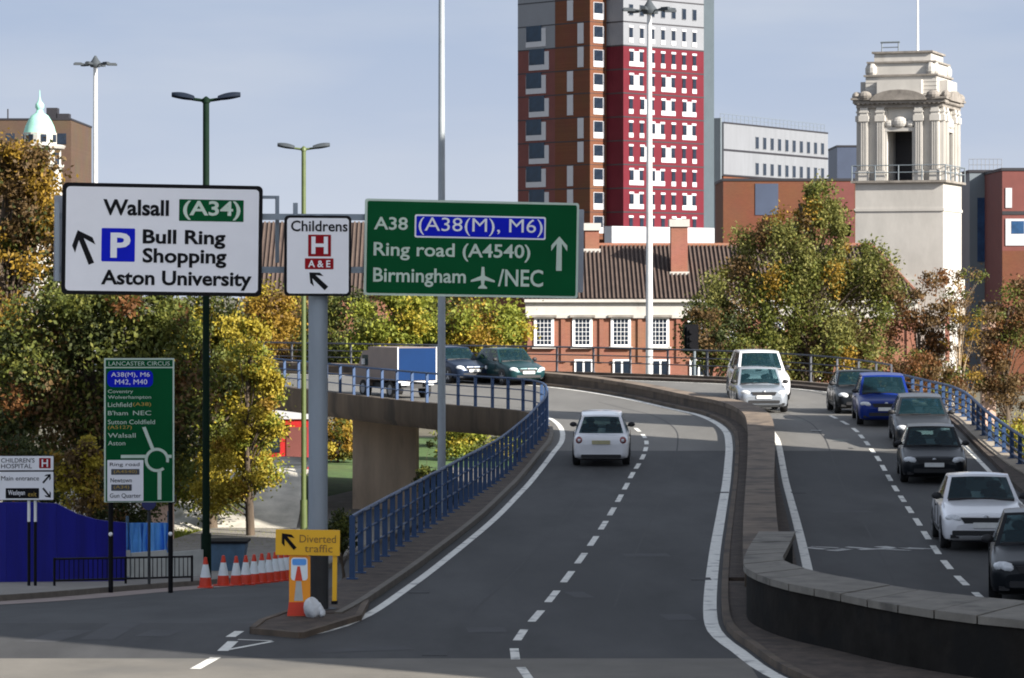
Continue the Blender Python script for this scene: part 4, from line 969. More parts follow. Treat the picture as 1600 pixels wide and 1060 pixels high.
mb.v = [(y, 3.95 - x, z) for x, y, z in mb.v]; mb.build('cab', bm, bv)
mb = MB(); mb.box((0, 1.9, .48), (1.2, 3.6, .18)); mb.build('chassis', M['trim'], bv)
for s in (-1, 1):
    mb = MB(); mb.box((s * .5, -.0, .56), (.34, .06, .10)); mb.build('tail_light', M['lens'], bv)
    mb = MB(); mb.box((s * .86, 3.0, 1.35), (.10, .06, .22)); mb.build('door_mirror', M['white'], bv)
    mb = MB(); mb.box((s * .765, 3.0, 1.4), (.02, .55, .40)); mb.build('side_window', M['glass'], bv)
    for y in (.75, 3.2):
        mb = MB(); mb.tube([(s * .55, y, .33), (s * .78, y, .33)], .33, 18); wv = mb.build('wheel', M['tyre'], bv, smooth=40)
        mb = MB(); mb.tube([(s * .78, y, .33), (s * .79, y, .33)], .19, 14); mb.build('rim', M['rim'], wv)

# ------------------------------------------------------------------ buildings
def bxm(x0, x1, y0, y1, z0, z1): m = MB(); m.box(((x0 + x1) / 2, (y0 + y1) / 2, (z0 + z1) / 2), (x1 - x0, y1 - y0, z1 - z0)); return m
# crimson tower block
AX, AZ0 = (974 - 800) / FPX * 360, -4.0
tw = thing('tower_block', 'tall crimson and orange brick apartment tower with grey cladding above', 'building', (AX, 360, AZ0), R(43))
zf = lambda py, d=362: CAM_H - (py - VY) / FPX * d - AZ0
TOP = 52.0; zc = zf(73)
bxm(0, 13.1, 0, 14, 0, zc).build('crimson_wall', M['crimson'], tw)
bxm(0, 13.1, 0, 14, zc + .003, TOP).build('grey_wall', M['cladgrey'], tw)
bxm(-2.6, -.003, 2.7, 8.4, 0, TOP).build('brick_wall', [M['orangebrick']], tw)
mb = bxm(-2.6, -.003, 8.403, 14.6, 0, zc); mb.build('maroon_wall', M['maroon'], tw)
bxm(-2.6, -.003, 8.403, 14.6, zc + .003, TOP).build('grey_wall', M['cladgrey'], tw)
bxm(13.103, 15.2, .35, 13, 0, TOP - 1).build('end_slab', mat('end_slab_grey', (.060, .078, .092), .6, .08, .5, spec=.2), tw)
mb = MB()
for k in range(19):
    z = zc - 2.68 * (k - 3) + .0
    if z < 6: break
    mb.box((6.55, -.006, z), (13.1, .03, .15)); mb.box((-.006, 1.35, z), (.03, 2.7, .15)); mb.box((-2.606, 8.65, z), (.03, 11.9, .12)); mb.box((-1.3, 2.694, z), (2.6, .03, .06))
mb.build('floor_band', M['band'], tw)
def win_proto(wd, h, px0, px1, pz0, pz1, m_s, parent, depth=.06, nm='window'):
    a = MB(); a.box((0, 0, h / 2), (wd, depth, h)); f = a.build(nm, m_s, parent)
    b = MB(); b.box(((px0 + px1) / 2, -depth / 2 - .004, (pz0 + pz1) / 2), (px1 - px0, .02, pz1 - pz0)); b.build('pane', M['winglass'], f)
    return f
def place_win(src, parent, loc, rz=0, used=[]):
    c = src.copy(); COL.objects.link(c); c.parent = parent; c.location = loc; c.rotation_euler.z = rz
    for ch in src.children:
        e = ch.copy(); COL.objects.link(e); e.parent = c
    return c
def kill(o):
    for ch in list(o.children): kill(ch)
    bpy.data.objects.remove(o)
def split_win(poly, xs):
    a = MB(); a.plate(poly, -.03, .03); f = a.build('window', M['wpanel'], tw)
    for x in xs:
        b = MB(); b.box((x, -.01, 1.10), (.52, .05, 1.10)); b.build('pane', M['winglass'], f)
        b = MB(); b.box((x, 0, 1.80), (.74, .06, .24)); b.build('lintel_panel', M['wpanel'], f)
    return f
w1 = split_win([(-.36, 0), (.36, 0), (.36, .53), (-.36, .53)], [0])
w2 = split_win([(-1.16, 0), (1.16, 0), (1.16, .53), (.44, .53), (.44, 1.7), (-.44, 1.7), (-.44, .53), (-1.16, .53)], [-.78, .78])
w3 = win_proto(.66, 1.3, -.30, .30, .05, 1.25, M['cladpale'], tw)
rnd = random.Random(5)
for k in range(12):
    z = zc - 2.68 * (k - 2) + .38
    if z < 8: break
    i = 0
    while i < 7:
        x = 1.2 + 1.72 * i
        if k < 2: place_win(w3, tw, (x, -.03, z + .35)); i += 1
        elif i < 6 and rnd.random() < .33: place_win(w2, tw, (x + .86, -.03, z)); i += 2
        else: place_win(w1, tw, (x, -.03, z)); i += 1
w4 = win_proto(1.7, 1.95, -.78, .62, .68, 1.90, M['wpanel'], tw)
w5 = win_proto(3.3, 2.1, -1.60, .95, .62, 2.42, M['wpanel'], tw); w5.children[0].data.materials.clear(); w5.children[0].data.materials.append(M['baygl'])
w6 = win_proto(.95, 2.3, -.01, .01, .1, .12, M['wpanel'], tw)
for k in range(12):
    z = zc - 2.68 * (k - 3) + .3
    if z < 8: break
    place_win(w4, tw, (-1.25, 2.67, z))
    if k >= 3: place_win(w5, tw, (-2.63, 11.3 + (.25 if k % 2 else -.25), z), R(-90))
    if k % 4 in (0, 3): place_win(w6, tw, (-2.63, 4.2, z), R(-90))
    else: place_win(w6, tw, (-2.63, 5.9, z), R(-90))
for o in (w1, w2, w3, w4, w5, w6): kill(o)
bxm(-3, 13.6, -1.2, -.01, 0, zf(355)).build('podium', M['wpanel'], tw)
mb = MB(); mb.box((14.1, 3, 5.5), (2.6, 6, 11)); mb.build('side_block', M['navy'], tw)

# pale clad block right of the tower
BX = (1131 - 800) / FPX * 395
pb = thing('office_block', 'pale grey clad block with two rows of small dark windows right of the tower', 'building', (BX, 395, -4), R(60))
zf2 = lambda py, d=400: CAM_H - (py - VY) / FPX * d + 4
LB = 31.0
bxm(0, LB, 0, 14, zf2(277), zf2(194)).build('clad_wall', M['cladpale'], pb)
bxm(0.1, LB - .1, .1, 13.9, 0, zf2(277) - .003).build('brick_wall', M['orangebrick'], pb)
bxm(-.3, -.003, .3, 14, 0, zf2(188)).build('end_wall', M['slab'], pb)
mb = MB(); mb.box((LB / 2, -.01, zf2(237)), (LB, .05, .25)); mb.box((LB / 2, -.01, zf2(195)), (LB, .06, .2)); mb.box((LB / 2, -.01, zf2(276)), (LB, .06, .2)); mb.build('floor_band', M['band'], pb)
wp = win_proto(.9, 1.55, -.42, .42, .05, 1.5, M['cladpale'], pb)
for row in (227, 268):
    for i in range(10):
        place_win(wp, pb, (9.4 + i * 2.2, -.03, zf2(row) - .35))
kill(wp)
mb = MB()
for i in range(28): mb.tube([(i * LB / 27, .5, zf2(194)), (i * LB / 27, .5, zf2(194) + 1.05)], .03, 5)
mb.tube([(0, .5, zf2(194) + 1.05), (LB, .5, zf2(194) + 1.05)], .03, 5); mb.tube([(0, .5, zf2(194) + .55), (LB, .5, zf2(194) + .55)], .025, 5)
mb.build('roof_railing', M['slab'], pb)
def simple_block(name, label, px0, px1, d, depth, ytop, m, rz=0, extra=None):
    x0, x1 = (px0 - 800) / FPX * d, (px1 - 800) / FPX * d
    o = thing(name, label, 'building', (x0, d, -4), R(rz)); zt = CAM_H - (ytop - VY) / FPX * d + 4; Wd = x1 - x0
    bxm(0, Wd, 0, depth, 0, zt).build('wall', m, o)
    mb = MB(); mb.box((Wd / 2, depth / 2, zt + .12), (Wd + .16, depth + .16, .24)); mb.build('parapet', M['band'], o)
    return o, Wd, zt
nb, Wd, zt = simple_block('office_block', 'plain dark blue block between the pale block and the stone tower', 1308, 1345, 430, 12, 230, M['navy'])
ob, Wd, zt = simple_block('brick_block', 'low orange brick building behind the green tree and the stone tower', 1130, 1513, 300, 12, 283, M['orangebrick'])
s_ = 300 / FPX
bxm((1180 - 1130) * s_, (1216 - 1130) * s_, -.06, -.003, zt - 3.2, zt - .25).build('blue_panel', M['navy'], ob)
bxm((1290 - 1130) * s_, (1335 - 1130) * s_, -.05, -.003, 2, zt - .1).build('dark_panel', M['maroon'], ob)
for px in (1190, 1240, 1300): bxm((px - 1130) * s_, (px + 30 - 1130) * s_, -.05, -.003, zt - 5.2, zt - 4.1).build('window', M['winglass'], ob)
gb, Wd, zt = simple_block('grey_block', 'grey clad building with a tall blue window strip right of the stone tower', 1515, 1566, 280, 12, 270, M['slab'])
s_ = 280 / FPX
bxm((1527 - 1515) * s_, (1550 - 1515) * s_, -.05, -.003, zt - 7.8, zt - 2.2).build('window', M['blueglass'], gb)
mb = MB()
for i in range(9): mb.tube([(i * Wd / 8, .3, zt + .2), (i * Wd / 8, .3, zt + 1.2)], .025, 5)
for zz in (.7, 1.2): mb.tube([(0, .3, zt + zz), (Wd, .3, zt + zz)], .025, 5)
mb.build('roof_railing', M['cladgrey'], gb)
db, Wd, zt = simple_block('brick_block', 'dark red brick building with white windows at the right edge', 1566, 1660, 270, 12, 267, M['maroon'])
s_ = 270 / FPX
for (xa, xb, ya, yb) in ((1571, 1581, 294, 325), (1571, 1602, 342, 384), (1612, 1640, 294, 325), (1612, 1645, 342, 384)):
    zz0, zz1 = zt - (yb - 267) * s_, zt - (ya - 267) * s_
    f = bxm((xa - 1566) * s_, (xb - 1566) * s_, -.08, -.003, zz0, zz1).build('window', M['wpanel'], db)
    if xb - xa > 15: bxm((xa + 9 - 1566) * s_, (xb - 2 - 1566) * s_, -.1, -.081, zz0 + 1.0, zz1 - .2).build('pane', M['blueglass'], f)
bxm(0.0, Wd, -.06, -.003, 0, zt - (392 - 267) * s_).build('lower_wall', M['orangebrick'], db)
mb = MB(); mb.box((Wd / 2, -.03, zt - (333 - 267) * s_), (Wd, .05, .3)); mb.build('floor_band', M['band'], db)

# fire station
FD = 215.0; fs_ = FD / FPX
X0 = (824 - 800) * fs_
st = thing('brick_building', 'long brick building with white stone frieze, ribbed tile roof and paned windows', 'building', (X0, FD, -4), 0)
Zp = lambda py: CAM_H - (py - VY) * fs_ + 4
Lw = (1432 - 824) * fs_
bxm(0, Lw, 0, 16, 0, Zp(497)).build('wall', M['stationbrick'], st)
mb = bxm(-.12, Lw + .1, -.14, 16.1, Zp(497) + .003, Zp(472)); mb.box((Lw / 2, -.2, Zp(472) + .08), (Lw + .4, .5, .2)); mb.box((Lw / 2, -.17, Zp(497) + .1), (Lw + .2, .12, .22)); mb.build('frieze', M['stone'], st)
for i in range(12):
    mb = MB(); mb.box((1.118 + 1.29 + 2.58 * i, -.06, Zp(535) + .2), (.30, .12, 3.1)); mb.build('brick_pilaster', M['stationbrick'], st)
bxm(-.06, Lw, -.10, 0, 0, Zp(560) - .5).build('plinth', M['stationbrick'], st)
fw = MB(); fw.box((0, 0, .98), (1.34, .10, 1.96)); wf = fw.build('window', M['white'], st)
pg = MB()
for i in range(4):
    for j in range(6): pg.box((-.375 + .25 * i, -.045, .28 + .29 * j), (.215, .02, .26))
pg.build('pane', M['winglass'], wf)
sl = MB(); sl.box((0, -.08, -.06), (1.6, .3, .12)); sl.build('sill', M['stone'], wf)
hd_ = MB(); hd_.box((0, -.12, 2.05), (1.7, .36, .16)); hd_.build('hood', M['dstone'], wf)
for i in range(9):
    xx = (850 + 60 * i - 824) * fs_
    if i == 0: wf.location = (xx, -.05, Zp(542))
    else: place_win(wf, st, (xx, -.05, Zp(542)))
lw = MB(); lw.box((0, 0, .65), (1.25, .08, 1.3)); lo = lw.build('lower_window', M['white'], st)
lp = MB()
for i in range(2): lp.box((-.28 + .56 * i, -.05, .72), (.42, .02, .95))
lp.build('pane', M['winglass'], lo)
for i in range(8):
    xx = (912 + 60 * i - 824) * fs_
    if i == 0: lo.location = (xx, -.16, Zp(592))
    else: place_win(lo, st, (xx, -.16, Zp(592)))
mb = MB(); zE, zR = Zp(472) + .18, Zp(382); yR = 8.0; dx = 2.4
ev = [(-.3, -.45, zE), (Lw + .3, -.45, zE), (Lw + .3, 16.4, zE), (-.3, 16.4, zE), (-.3, yR, zR), (Lw + .3 - dx, yR, zR)]
mb.add(ev, [(0, 1, 5, 4), (1, 2, 5), (2, 3, 4, 5), (3, 0, 4), (0, 3, 2, 1)], 0)
n = int(Lw / .29)
for i in range(n):
    x = i * Lw / n; t1 = min(1.0, (Lw + .3 - x) / dx)
    p, q = Vector((x, -.47, zE + .05)), Vector((x, -.47 + (yR + .45) * t1, zE + .05 + (zR - zE) * t1))
    e = .055; u = Vector((e, 0, 0)); up = Vector((0, -.04, .06))
    mb.add([p - u, p + u, q + u, q - u, p - u + up, p + u + up, q + u + up, q - u + up], [(4, 5, 6, 7), (0, 4, 7, 3), (1, 2, 6, 5), (0, 1, 5, 4)], 1)
roof = mb.build('roof', [M['tile'], M['rib']], st)
mb = MB(); mb.tube([(-.3, yR, zR + .05), (Lw + .3 - dx, yR, zR + .05)], .16, 8); mb.tube([(Lw + .3 - dx, yR, zR + .05), (Lw + .3, -.45, zE + .08)], .14, 8); mb.build('ridge', M['stationbrick'], roof)
def chimney(px0, px1, yt, yb, ydep):
    xa, xb = (px0 - 824) * fs_ * (FD + ydep) / FD, (px1 - 824) * fs_ * (FD + ydep) / FD
    sc_ = (FD + ydep) / FPX; z1 = CAM_H - (yt - VY) * sc_ + 4; z0 = CAM_H - (yb - VY) * sc_ + 4
    m = bxm(xa, xb, ydep, ydep + 1.6, z0 - 1.5, z1 - .5); c = m.build('chimney', M['stationbrick'], roof)
    m = MB(); m.box(((xa + xb) / 2, ydep + .8, z1 - .25), (xb - xa + .25, 1.85, .5)); m.box(((xa + xb) / 2, ydep + .8, z0), (xb - xa + .2, 1.8, .28)); m.build('stone_band', M['stone'], c)
chimney(1049, 1075, 343, 428, 3.4); chimney(915, 937, 349, 392, 7.0)
lw_ = thing('roofed_wing', 'ribbed brown roofed wing seen between the hospital sign and its neighbours', 'building', ((390 - 800) / FPX * 222, 222, -4))
s2 = 222 / FPX; Z2 = lambda py: CAM_H - (py - VY) * s2 + 4; L2 = (822 - 390) * s2
bxm(0, L2, 0, 12, 0, Z2(462)).build('wall', M['stationbrick'], lw_)
mb = MB(); mb.add([(-.2, -.4, Z2(462)), (L2, -.4, Z2(462)), (L2, 6, Z2(345)), (-.2, 6, Z2(345)), (-.2, 12.4, Z2(462)), (L2, 12.4, Z2(462))], [(0, 1, 2, 3), (3, 2, 5, 4), (0, 3, 4), (1, 5, 2)], 0)
n = int(L2 / .3)
for i in range(n + 1):
    p, q = Vector((i * L2 / n, -.42, Z2(462) + .03)), Vector((i * L2 / n, 6, Z2(345) + .03)); u = Vector((.06, 0, 0)); up = Vector((0, -.05, .05))
    mb.add([p - u, p + u, q + u, q - u, p - u + up, p + u + up, q + u + up, q - u + up], [(4, 5, 6, 7), (0, 4, 7, 3), (1, 2, 6, 5)], 1)
mb.build('roof', [M['tile'], M['rib']], lw_)

# stone tower
TD = 229.0; ts = TD / FPX
tx = (1420 - 800) * ts
stt = thing('stone_tower', 'pale stone clock-style tower with open belfry, pilasters and stepped top', 'tower', (tx, TD, -4), R(-19.6))
Zt = lambda py: CAM_H - (py - VY) * (TD - 3) / FPX + 4
hs = 3.16
mb = bxm(-hs, hs, -hs, hs, 0, Zt(286)); mb.box((0, 0, Zt(328)), (2 * hs + .14, 2 * hs + .14, .2)); mb.box((0, 0, Zt(470)), (2 * hs + .4, 2 * hs + .4, 3)); mb.build('shaft', M['stone'], stt)
mb = MB(); mb.box((0, 0, Zt(284)), (2 * hs + .55, 2 * hs + .55, .16)); mb.build('balcony_ledge', M['dstone'], stt)
z0, z1 = Zt(282), Zt(168); hb = 2.86; g = .92
mb = MB()
for sx in (-1, 1):
    for sy in (-1, 1):
        mb.box((sx * (hb + g) / 2, sy * (hb + g) / 2, (z0 + z1) / 2), (hb - g, hb - g, z1 - z0))
zo = Zt(205)
for a in range(4):
    c_, s__ = math.cos(a * math.pi / 2), math.sin(a * math.pi / 2)
    mb.box((-(hb - .55) * s__, (hb - .55) * c_, (zo + z1) / 2), (2 * g, .9, z1 - zo), a * math.pi / 2)
mb.box((0, 0, z1 - .3), (2 * hb - .4, 2 * hb - .4, .5))
mb.build('belfry', M['stone'], stt)
mb = MB(); mb.box((-.25, .2, z0 + 1.9), (1.3, 1.0, 3.6)); mb.box((.1, .3, zo - .25), (1.8, 1.6, .5)); mb.build('dark_infill', M['band'], stt)  # dark boxes added inside the opening to give it interior shade
for a in range(4):
    m4 = Matrix.Rotation(a * math.pi / 2, 3, 'Z')
    for x in (-2.55, -1.38, 1.38, 2.55):
        mb = MB(); mb.box((x, -hb - .12, (z0 + z1) / 2), (.56, .3, z1 - z0)); mb.box((x, -hb - .16, z0 + .35), (.74, .42, .7)); mb.box((x, -hb - .16, z1 - .75), (.72, .40, .42)); mb.box((x, -hb - .14, z1 - .28), (.66, .36, .12))
        for fx in (-.16, 0, .16): mb.box((x + fx, -hb - .285, (z0 + z1) / 2 - .1), (.06, .05, (z1 - z0) * .7))
        mb.v = [tuple(m4 @ Vector(v)) for v in mb.v]; mb.build('pilaster', M['stone'], stt)
    mb = MB(); mb.box((0, -hb - .06, zo + .14), (2.3, .2, .28)); mb.ell((0, -hb - .1, zo + .62), (.55, .28, .42), 14); mb.ell((-.75, -hb - .08, zo + .5), (.35, .2, .3), 10); mb.ell((.75, -hb - .08, zo + .5), (.35, .2, .3), 10)
    for x in (-1.02, 1.02): mb.box((x, -hb - .05, (z0 + zo) / 2), (.22, .2, zo - z0))
    mb.v = [tuple(m4 @ Vector(v)) for v in mb.v]; mb.build('opening_surround', M['stone'], stt)
mb = MB()
mb.box((0, 0, z1 + .15), (2 * hb + .5, 2 * hb + .5, .3)); mb.box((0, 0, z1 + .42), (2 * hb + .9, 2 * hb + .9, .22)); mb.box((0, 0, z1 + .64), (2 * hb + 1.15, 2 * hb + 1.15, .16))
for a in range(4):
    m4 = Matrix.Rotation(a * math.pi / 2, 3, 'Z'); m5 = MB()
    m5.plate([(-2.0, z1 + .5)] + [(2.0 * math.sin(t), z1 + .5 + .75 * math.cos(t)) for t in [R(-85 + 17 * k) for k in range(11)]] + [(2.0, z1 + .5)], -hb - .62, -hb - .2)
    for x in (-2.45, 2.45): m5.ell((x, -hb - .35, z1 + .85), (.5, .35, .35), 12)
    mb.add([tuple(m4 @ Vector(v)) for v in m5.v], m5.f)
for i in range(18): 
    for a in range(4):
        m4 = Matrix.Rotation(a * math.pi / 2, 3, 'Z'); mb.box(tuple(m4 @ Vector((-2.9 + i * .34, -hb - .35, z1 + .30))), (.16, .16, .12), a * math.pi / 2)
mb.build('cornice', M['dstone'], stt)
mb = MB()
for (h_, ya, yb) in ((2.55, 149, 117), (2.38, 117, 96), (2.05, 96, 80)):
    mb.box((0, 0, (Zt(ya) + Zt(yb)) / 2), (2 * h_, 2 * h_, Zt(yb) - Zt(ya)))
for a in range(4):
    m4 = Matrix.Rotation(a * math.pi / 2, 3, 'Z')
    mb.box(tuple(m4 @ Vector((0, -2.75, Zt(136)))), (3.2, .8, 1.0), a * math.pi / 2)
    for x in (-2.1, 2.1): mb.ell(tuple(m4 @ Vector((x, -2.35, Zt(108)))), (.35, .35, .55), 10)
for k in range(5): mb.box((0, 0, Zt(146) + k * .28), (2 * 2.55 + .05, 2 * 2.55 + .05, .03))
mb.build('attic', M['stone'], stt)
mb = MB()
for (h_, yy, hh) in ((2.68, 117, .13), (2.50, 96, .12), (2.2, 80, .14)): mb.box((0, 0, Zt(yy)), (2 * h_, 2 * h_, hh))
mb.build('ledge', M['dstone'], stt)
mb = MB(); mb.tube([(.75, -.5, Zt(79)), (.75, -.5, Zt(-60))], [.09, .05], 8); mb.build('flagpole', M['white'], stt)
mb = MB()
for x in (-1.75, -.55): mb.tube([(x, -.9, Zt(79)), (x, -.9, Zt(62))], .05, 6)
mb.tube([(-1.85, -.9, Zt(62)), (-.45, -.9, Zt(62))], .07, 6); mb.tube([(-1.75, -.9, Zt(70)), (-.55, -.9, Zt(70))], .04, 6); mb.build('roof_frame', M['slab'], stt)
mb = MB()
hr = hs + .2
for a in range(4):
    m4 = Matrix.Rotation(a * math.pi / 2, 3, 'Z'); m5 = MB()
    for k in range(5): m5.tube([(-hr + k * hr / 2, -hr, Zt(283)), (-hr + k * hr / 2, -hr, Zt(283) + 1.1)], .05, 6)
    for zz in (.6, 1.1): m5.tube([(-hr, -hr, Zt(283) + zz), (hr, -hr, Zt(283) + zz)], .035, 6)
    mb.add([tuple(m4 @ Vector(v)) for v in m5.v], m5.f)
mb.build('balcony_rail', M['slab'], stt)
bp_, Wd, zt = simple_block('brick_pillar', 'pinkish rendered pillar standing among the shrubs at the right', 1535, 1556, 150, .7, 480, M['pinkstone'])

# left background: tan block and domed turret
tb, Wd, zt = simple_block('brick_block', 'tan brick block with rooftop boxes behind the green dome at the left edge', -30, 111, 410, 20, 188, M['tan'])
mb = MB(); s_ = 410 / FPX; mb.box((8.8, 3, zt + .9), (1.4, 2, 1.6)); mb.box((10.2, 3, zt + .5), (1.6, 2, .9)); mb.tube([(3, 3, zt), (3, 3, zt + 1.6)], .1, 6); mb.build('rooftop_box', M['band'], tb)
for i in range(5):
    mb = MB(); mb.box((1.6 + i * 2.2, -.02, zt - 2.4), (1.1, .06, 1.4)); mb.build('window', M['winglass'], tb)
dd = 300; ds2 = dd / FPX; zd = lambda py: CAM_H - (py - VY) * ds2 + 4
dm = thing('domed_turret', 'white stone turret with a pale green copper dome and finial', 'tower', ((62 - 800) * ds2, dd, -4))
mb = MB(); mb.lathe([(2.1, 0), (2.1, zd(262))], n=8); mb.lathe([(2.3, zd(262)), (2.3, zd(258))], n=8); mb.lathe([(2.0, zd(258)), (2.0, zd(232))], n=8)
mb.lathe([(2.3, zd(233)), (2.45, zd(229)), (2.2, zd(227))], n=16); mb.lathe([(1.6, zd(227)), (1.6, zd(208))], n=16); mb.build('drum', M['stone'], dm)
mb = MB()
for k in range(8):
    a = k * math.pi / 4 + .39; mb.box((1.86 * math.cos(a), 1.86 * math.sin(a), zd(247)), (.12, .7, 1.3), a)
    mb.box((1.59 * math.cos(a), 1.59 * math.sin(a), zd(217)), (.1, .5, .7), a)
mb.build('arched_window', M['winglass'], dm)
mb = MB(); mb.lathe([(1.6, zd(212)), (1.52, zd(208)), (1.36, zd(198)), (1.1, zd(189)), (.8, zd(181)), (.4, zd(177)), (.28, zd(172)), (.42, zd(168)), (.4, zd(163)), (.15, zd(158)), (.05, zd(150)), (.03, zd(141))], n=20)
mb.build('dome', M['copper'], dm, smooth=40)

# red shopfront under the flyover and the paved space before it
rs = thing('shop_kiosk', 'red fronted kiosk with a white fascia seen beneath the flyover', 'building', (*at(395, 152), -3.3))
s_ = 152 / FPX
mb = bxm(0, 95 * s_, 0, 4, 0, (723 - 655) * s_ + .5); mb.build('wall', M['redshop'], rs)
z_ = CAM_H - (655 - VY) * s_ + 3.3
bxm(-.1, 96 * s_, -.12, 4.1, z_, z_ + .5).build('fascia', M['wpanel'], rs)
bxm(1.6, 2.6, -.05, -.003, 0, 2.0).build('door', M['maroon'], rs); bxm(.3, 1.3, -.05, -.003, .8, 1.9).build('window', M['winglass'], rs)
mb = MB(); mb.grid([[(x, d, -3.3 + .006) for x in (-9.4, 0, 10)] for d in (120, 140, 185)]); structure(mb.build('lawn', M['lawn']))
mb = MB(); mb.grid([[(x, d, zl(d) + .004) for x in (-26, -14, -9.5)] for d in (124, 140, 152)]); structure(mb.build('paving', M['plaza']))
mb = MB(); mb.grid([[(x, d, z + .25 * math.sin(x * 1.3 + d)*.3) for x in (-17, -14, -12, -10.5, -9, -7.6)] for d, z in ((112.5, -3.32), (114.5, -2.7), (116.5, -2.0), (118.5, -1.45), (126, -1.4))]); structure(mb.build('bank', M['plaza'], smooth=60))
lwl, _a, _b = simple_block('garden_wall', 'low cream wall glimpsed behind the round blue sign and the hoarding', 222, 270, 108, .4, 786, M['pinkstone']); lwl['category'] = 'wall'
mb = MB(); mb.grid([[(x, d, -3.3 + .006) for x in (-20, -12, -5.6)] for d in (104, 110, 113.2)]); structure(mb.build('lawn', M['lawn']))
mb = MB()
gr_ = random.Random(3)
for i in range(9000):
    x, d = gr_.uniform(-13.5, -5.7), gr_.uniform(104, 113); h = gr_.uniform(.05, .16); a = gr_.uniform(0, 6.28); u = Vector((math.cos(a), math.sin(a), 0)) * .03
    c = Vector((x, d, -3.294)); mb.add([c - u, c + u, c + Vector((gr_.uniform(-.05, .05), gr_.uniform(-.05, .05), h))], [(0, 1, 2)])
structure(mb.build('grass', L['lime']), 'stuff')

# traffic signal by the far fence
tg = thing('traffic_signal', 'black traffic signal head on a pole before the brick building', 'traffic light', (*at(1085, 141), zr(141)))
mb = MB(); mb.tube([(0, 0, -1), (0, 0, 1.5)], .06, 8); mb.build('pole', M['slab'], tg)
mb = MB(); mb.box((-.12, 0, 1.6), (.42, .3, 1.0)); mb.box((-.12, .16, 1.6), (.62, .03, 1.2)); mb.build('signal_head', M['black'], tg)
for k in range(3):
    mb = MB(); mb.lathe([(.11, 0), (.12, .12)], n=12); mb.v = [(x - .12, -.15 - z, y + 1.28 + .31 * k) for x, y, z in mb.v]; mb.build('lens_hood', M['black'], tg)

# unseen blocks beyond the right edge, shaped and placed to shade the road
oc = thing('office_block', 'unseen long concrete block right of the road, shaped to shade it', 'building', (19.5, 29, -4))
bxm(0, 3, 0, 33, 0, 33).build('wall', M['conc'], oc)
bxm(0, 3, 33.003, 58, 0, 27).build('wall', M['conc'], oc)
bxm(.5, 3, 64.2, 67.5, 0, 22).build('shade_tower', M['conc'], oc)  # narrow unseen tower added to throw a second shade band
mb = MB()
for k in range(6): mb.box((-.02, 29, 5 + 3.4 * k), (.08, 56, 1.5))
mb.build('window_strip', M['winglass'], oc)

# ------------------------------------------------------------------ trees
def tree(name, label, x, y, z0, H, lumps, mats, nleaf, leaf, seed, trunk=.18, bark='bark', crownw=None, cat='tree', droop=0.0, spread=.42, nl=60, clump=.34):
    """lumps: ellipsoids (cx, cy, cz, rx, ry, rz) relative to the foot; clusters of leaves are strewn through them"""
    r = random.Random(seed)
    o = thing(name, label, cat, (x, y, z0))
    vols = [l_[3] * l_[4] * l_[5] for l_ in lumps]; tips = []
    for i in range(nl):
        l_ = r.choices(lumps, [v ** .8 for v in vols])[0]
        while True:
            u = Vector((r.uniform(-1, 1), r.uniform(-1, 1), r.uniform(-1, 1)))
            if .12 < u.length < 1: break
        u = u.normalized() * (u.length ** .6)
        tips.append((Vector((l_[0] + u.x * l_[3], l_[1] + u.y * l_[4], l_[2] + u.z * l_[5])), clump * min(l_[3], l_[5]) * r.uniform(.6, 1.35)))
    mb = MB(); zs = min(l_[2] - l_[5] for l_ in lumps); zt = max(l_[2] for l_ in lumps)
    axis = [Vector((0, 0, -.2))]
    for k in range(1, 6): axis.append(Vector((r.uniform(-.1, .1) * k * trunk * 3 + lumps[0][0] * k / 5, r.uniform(-.1, .1) * k * trunk * 3 + lumps[0][1] * k / 5, zt * k / 5)))
    mb.tube(axis, [trunk * (1.15 - .17 * k) for k in range(6)], 8)
    for i, (t, cr) in enumerate(tips):
        if i % 2 and nl > 40: continue
        f = max(.12, min(.95, (t.z * .62) / max(.1, zt))); k = f * 5; a = axis[int(k)].lerp(axis[min(5, int(k) + 1)], k - int(k))
        mid = a.lerp(t, .55) + Vector((r.uniform(-.2, .2), r.uniform(-.2, .2), .12 * (t - a).length))
        rr = trunk * (.30 - .12 * f)
        mb.tube([a, a.lerp(mid, .5), mid, t], [rr, rr * .8, rr * .55, rr * .22], 5, cap=False)
    mb.build('trunk', M[bark], o, smooth=60)
    cr_ = MB()
    nleaf = int(nleaf * 1.9); leaf = leaf * .74
    per = max(4, nleaf // nl)
    for t, rad in tips:
        k = r.choices(range(len(mats)), [m_[1] for m_ in mats])[0]
        for j in range(int(per * r.uniform(.6, 1.4))):
            g_ = Vector((r.gauss(0, spread), r.gauss(0, spread), r.gauss(0, spread * .8))) * rad * 1.5
            c = t + g_; c.z -= droop * r.random() ** 2
            if c.z < .15: continue
            a, b = r.uniform(0, 6.283), r.gauss(0, .8); s_ = leaf * r.uniform(.55, 1.3)
            u = Vector((math.cos(a) * math.cos(b), math.sin(a) * math.cos(b), math.sin(b))); v = u.cross(Vector((r.gauss(0, 1), r.gauss(0, 1), r.gauss(0, 1)))).normalized()
            cr_.add([c - u * s_, c - v * s_ * .55, c + u * s_, c + v * s_ * .55], [(0, 1, 2, 3)], k)
    cr_.build('crown', [m_[0] for m_ in mats], o)
    return o
def lump(px, py, d, rpx, rpy, x0, y0, z0, ry=None, dd=0):
    p = P(px, py, d); s_ = d / FPX
    return (p.x - x0, dd, p.z - z0, rpx * s_, ry if ry else rpx * s_ * .8, rpy * s_)
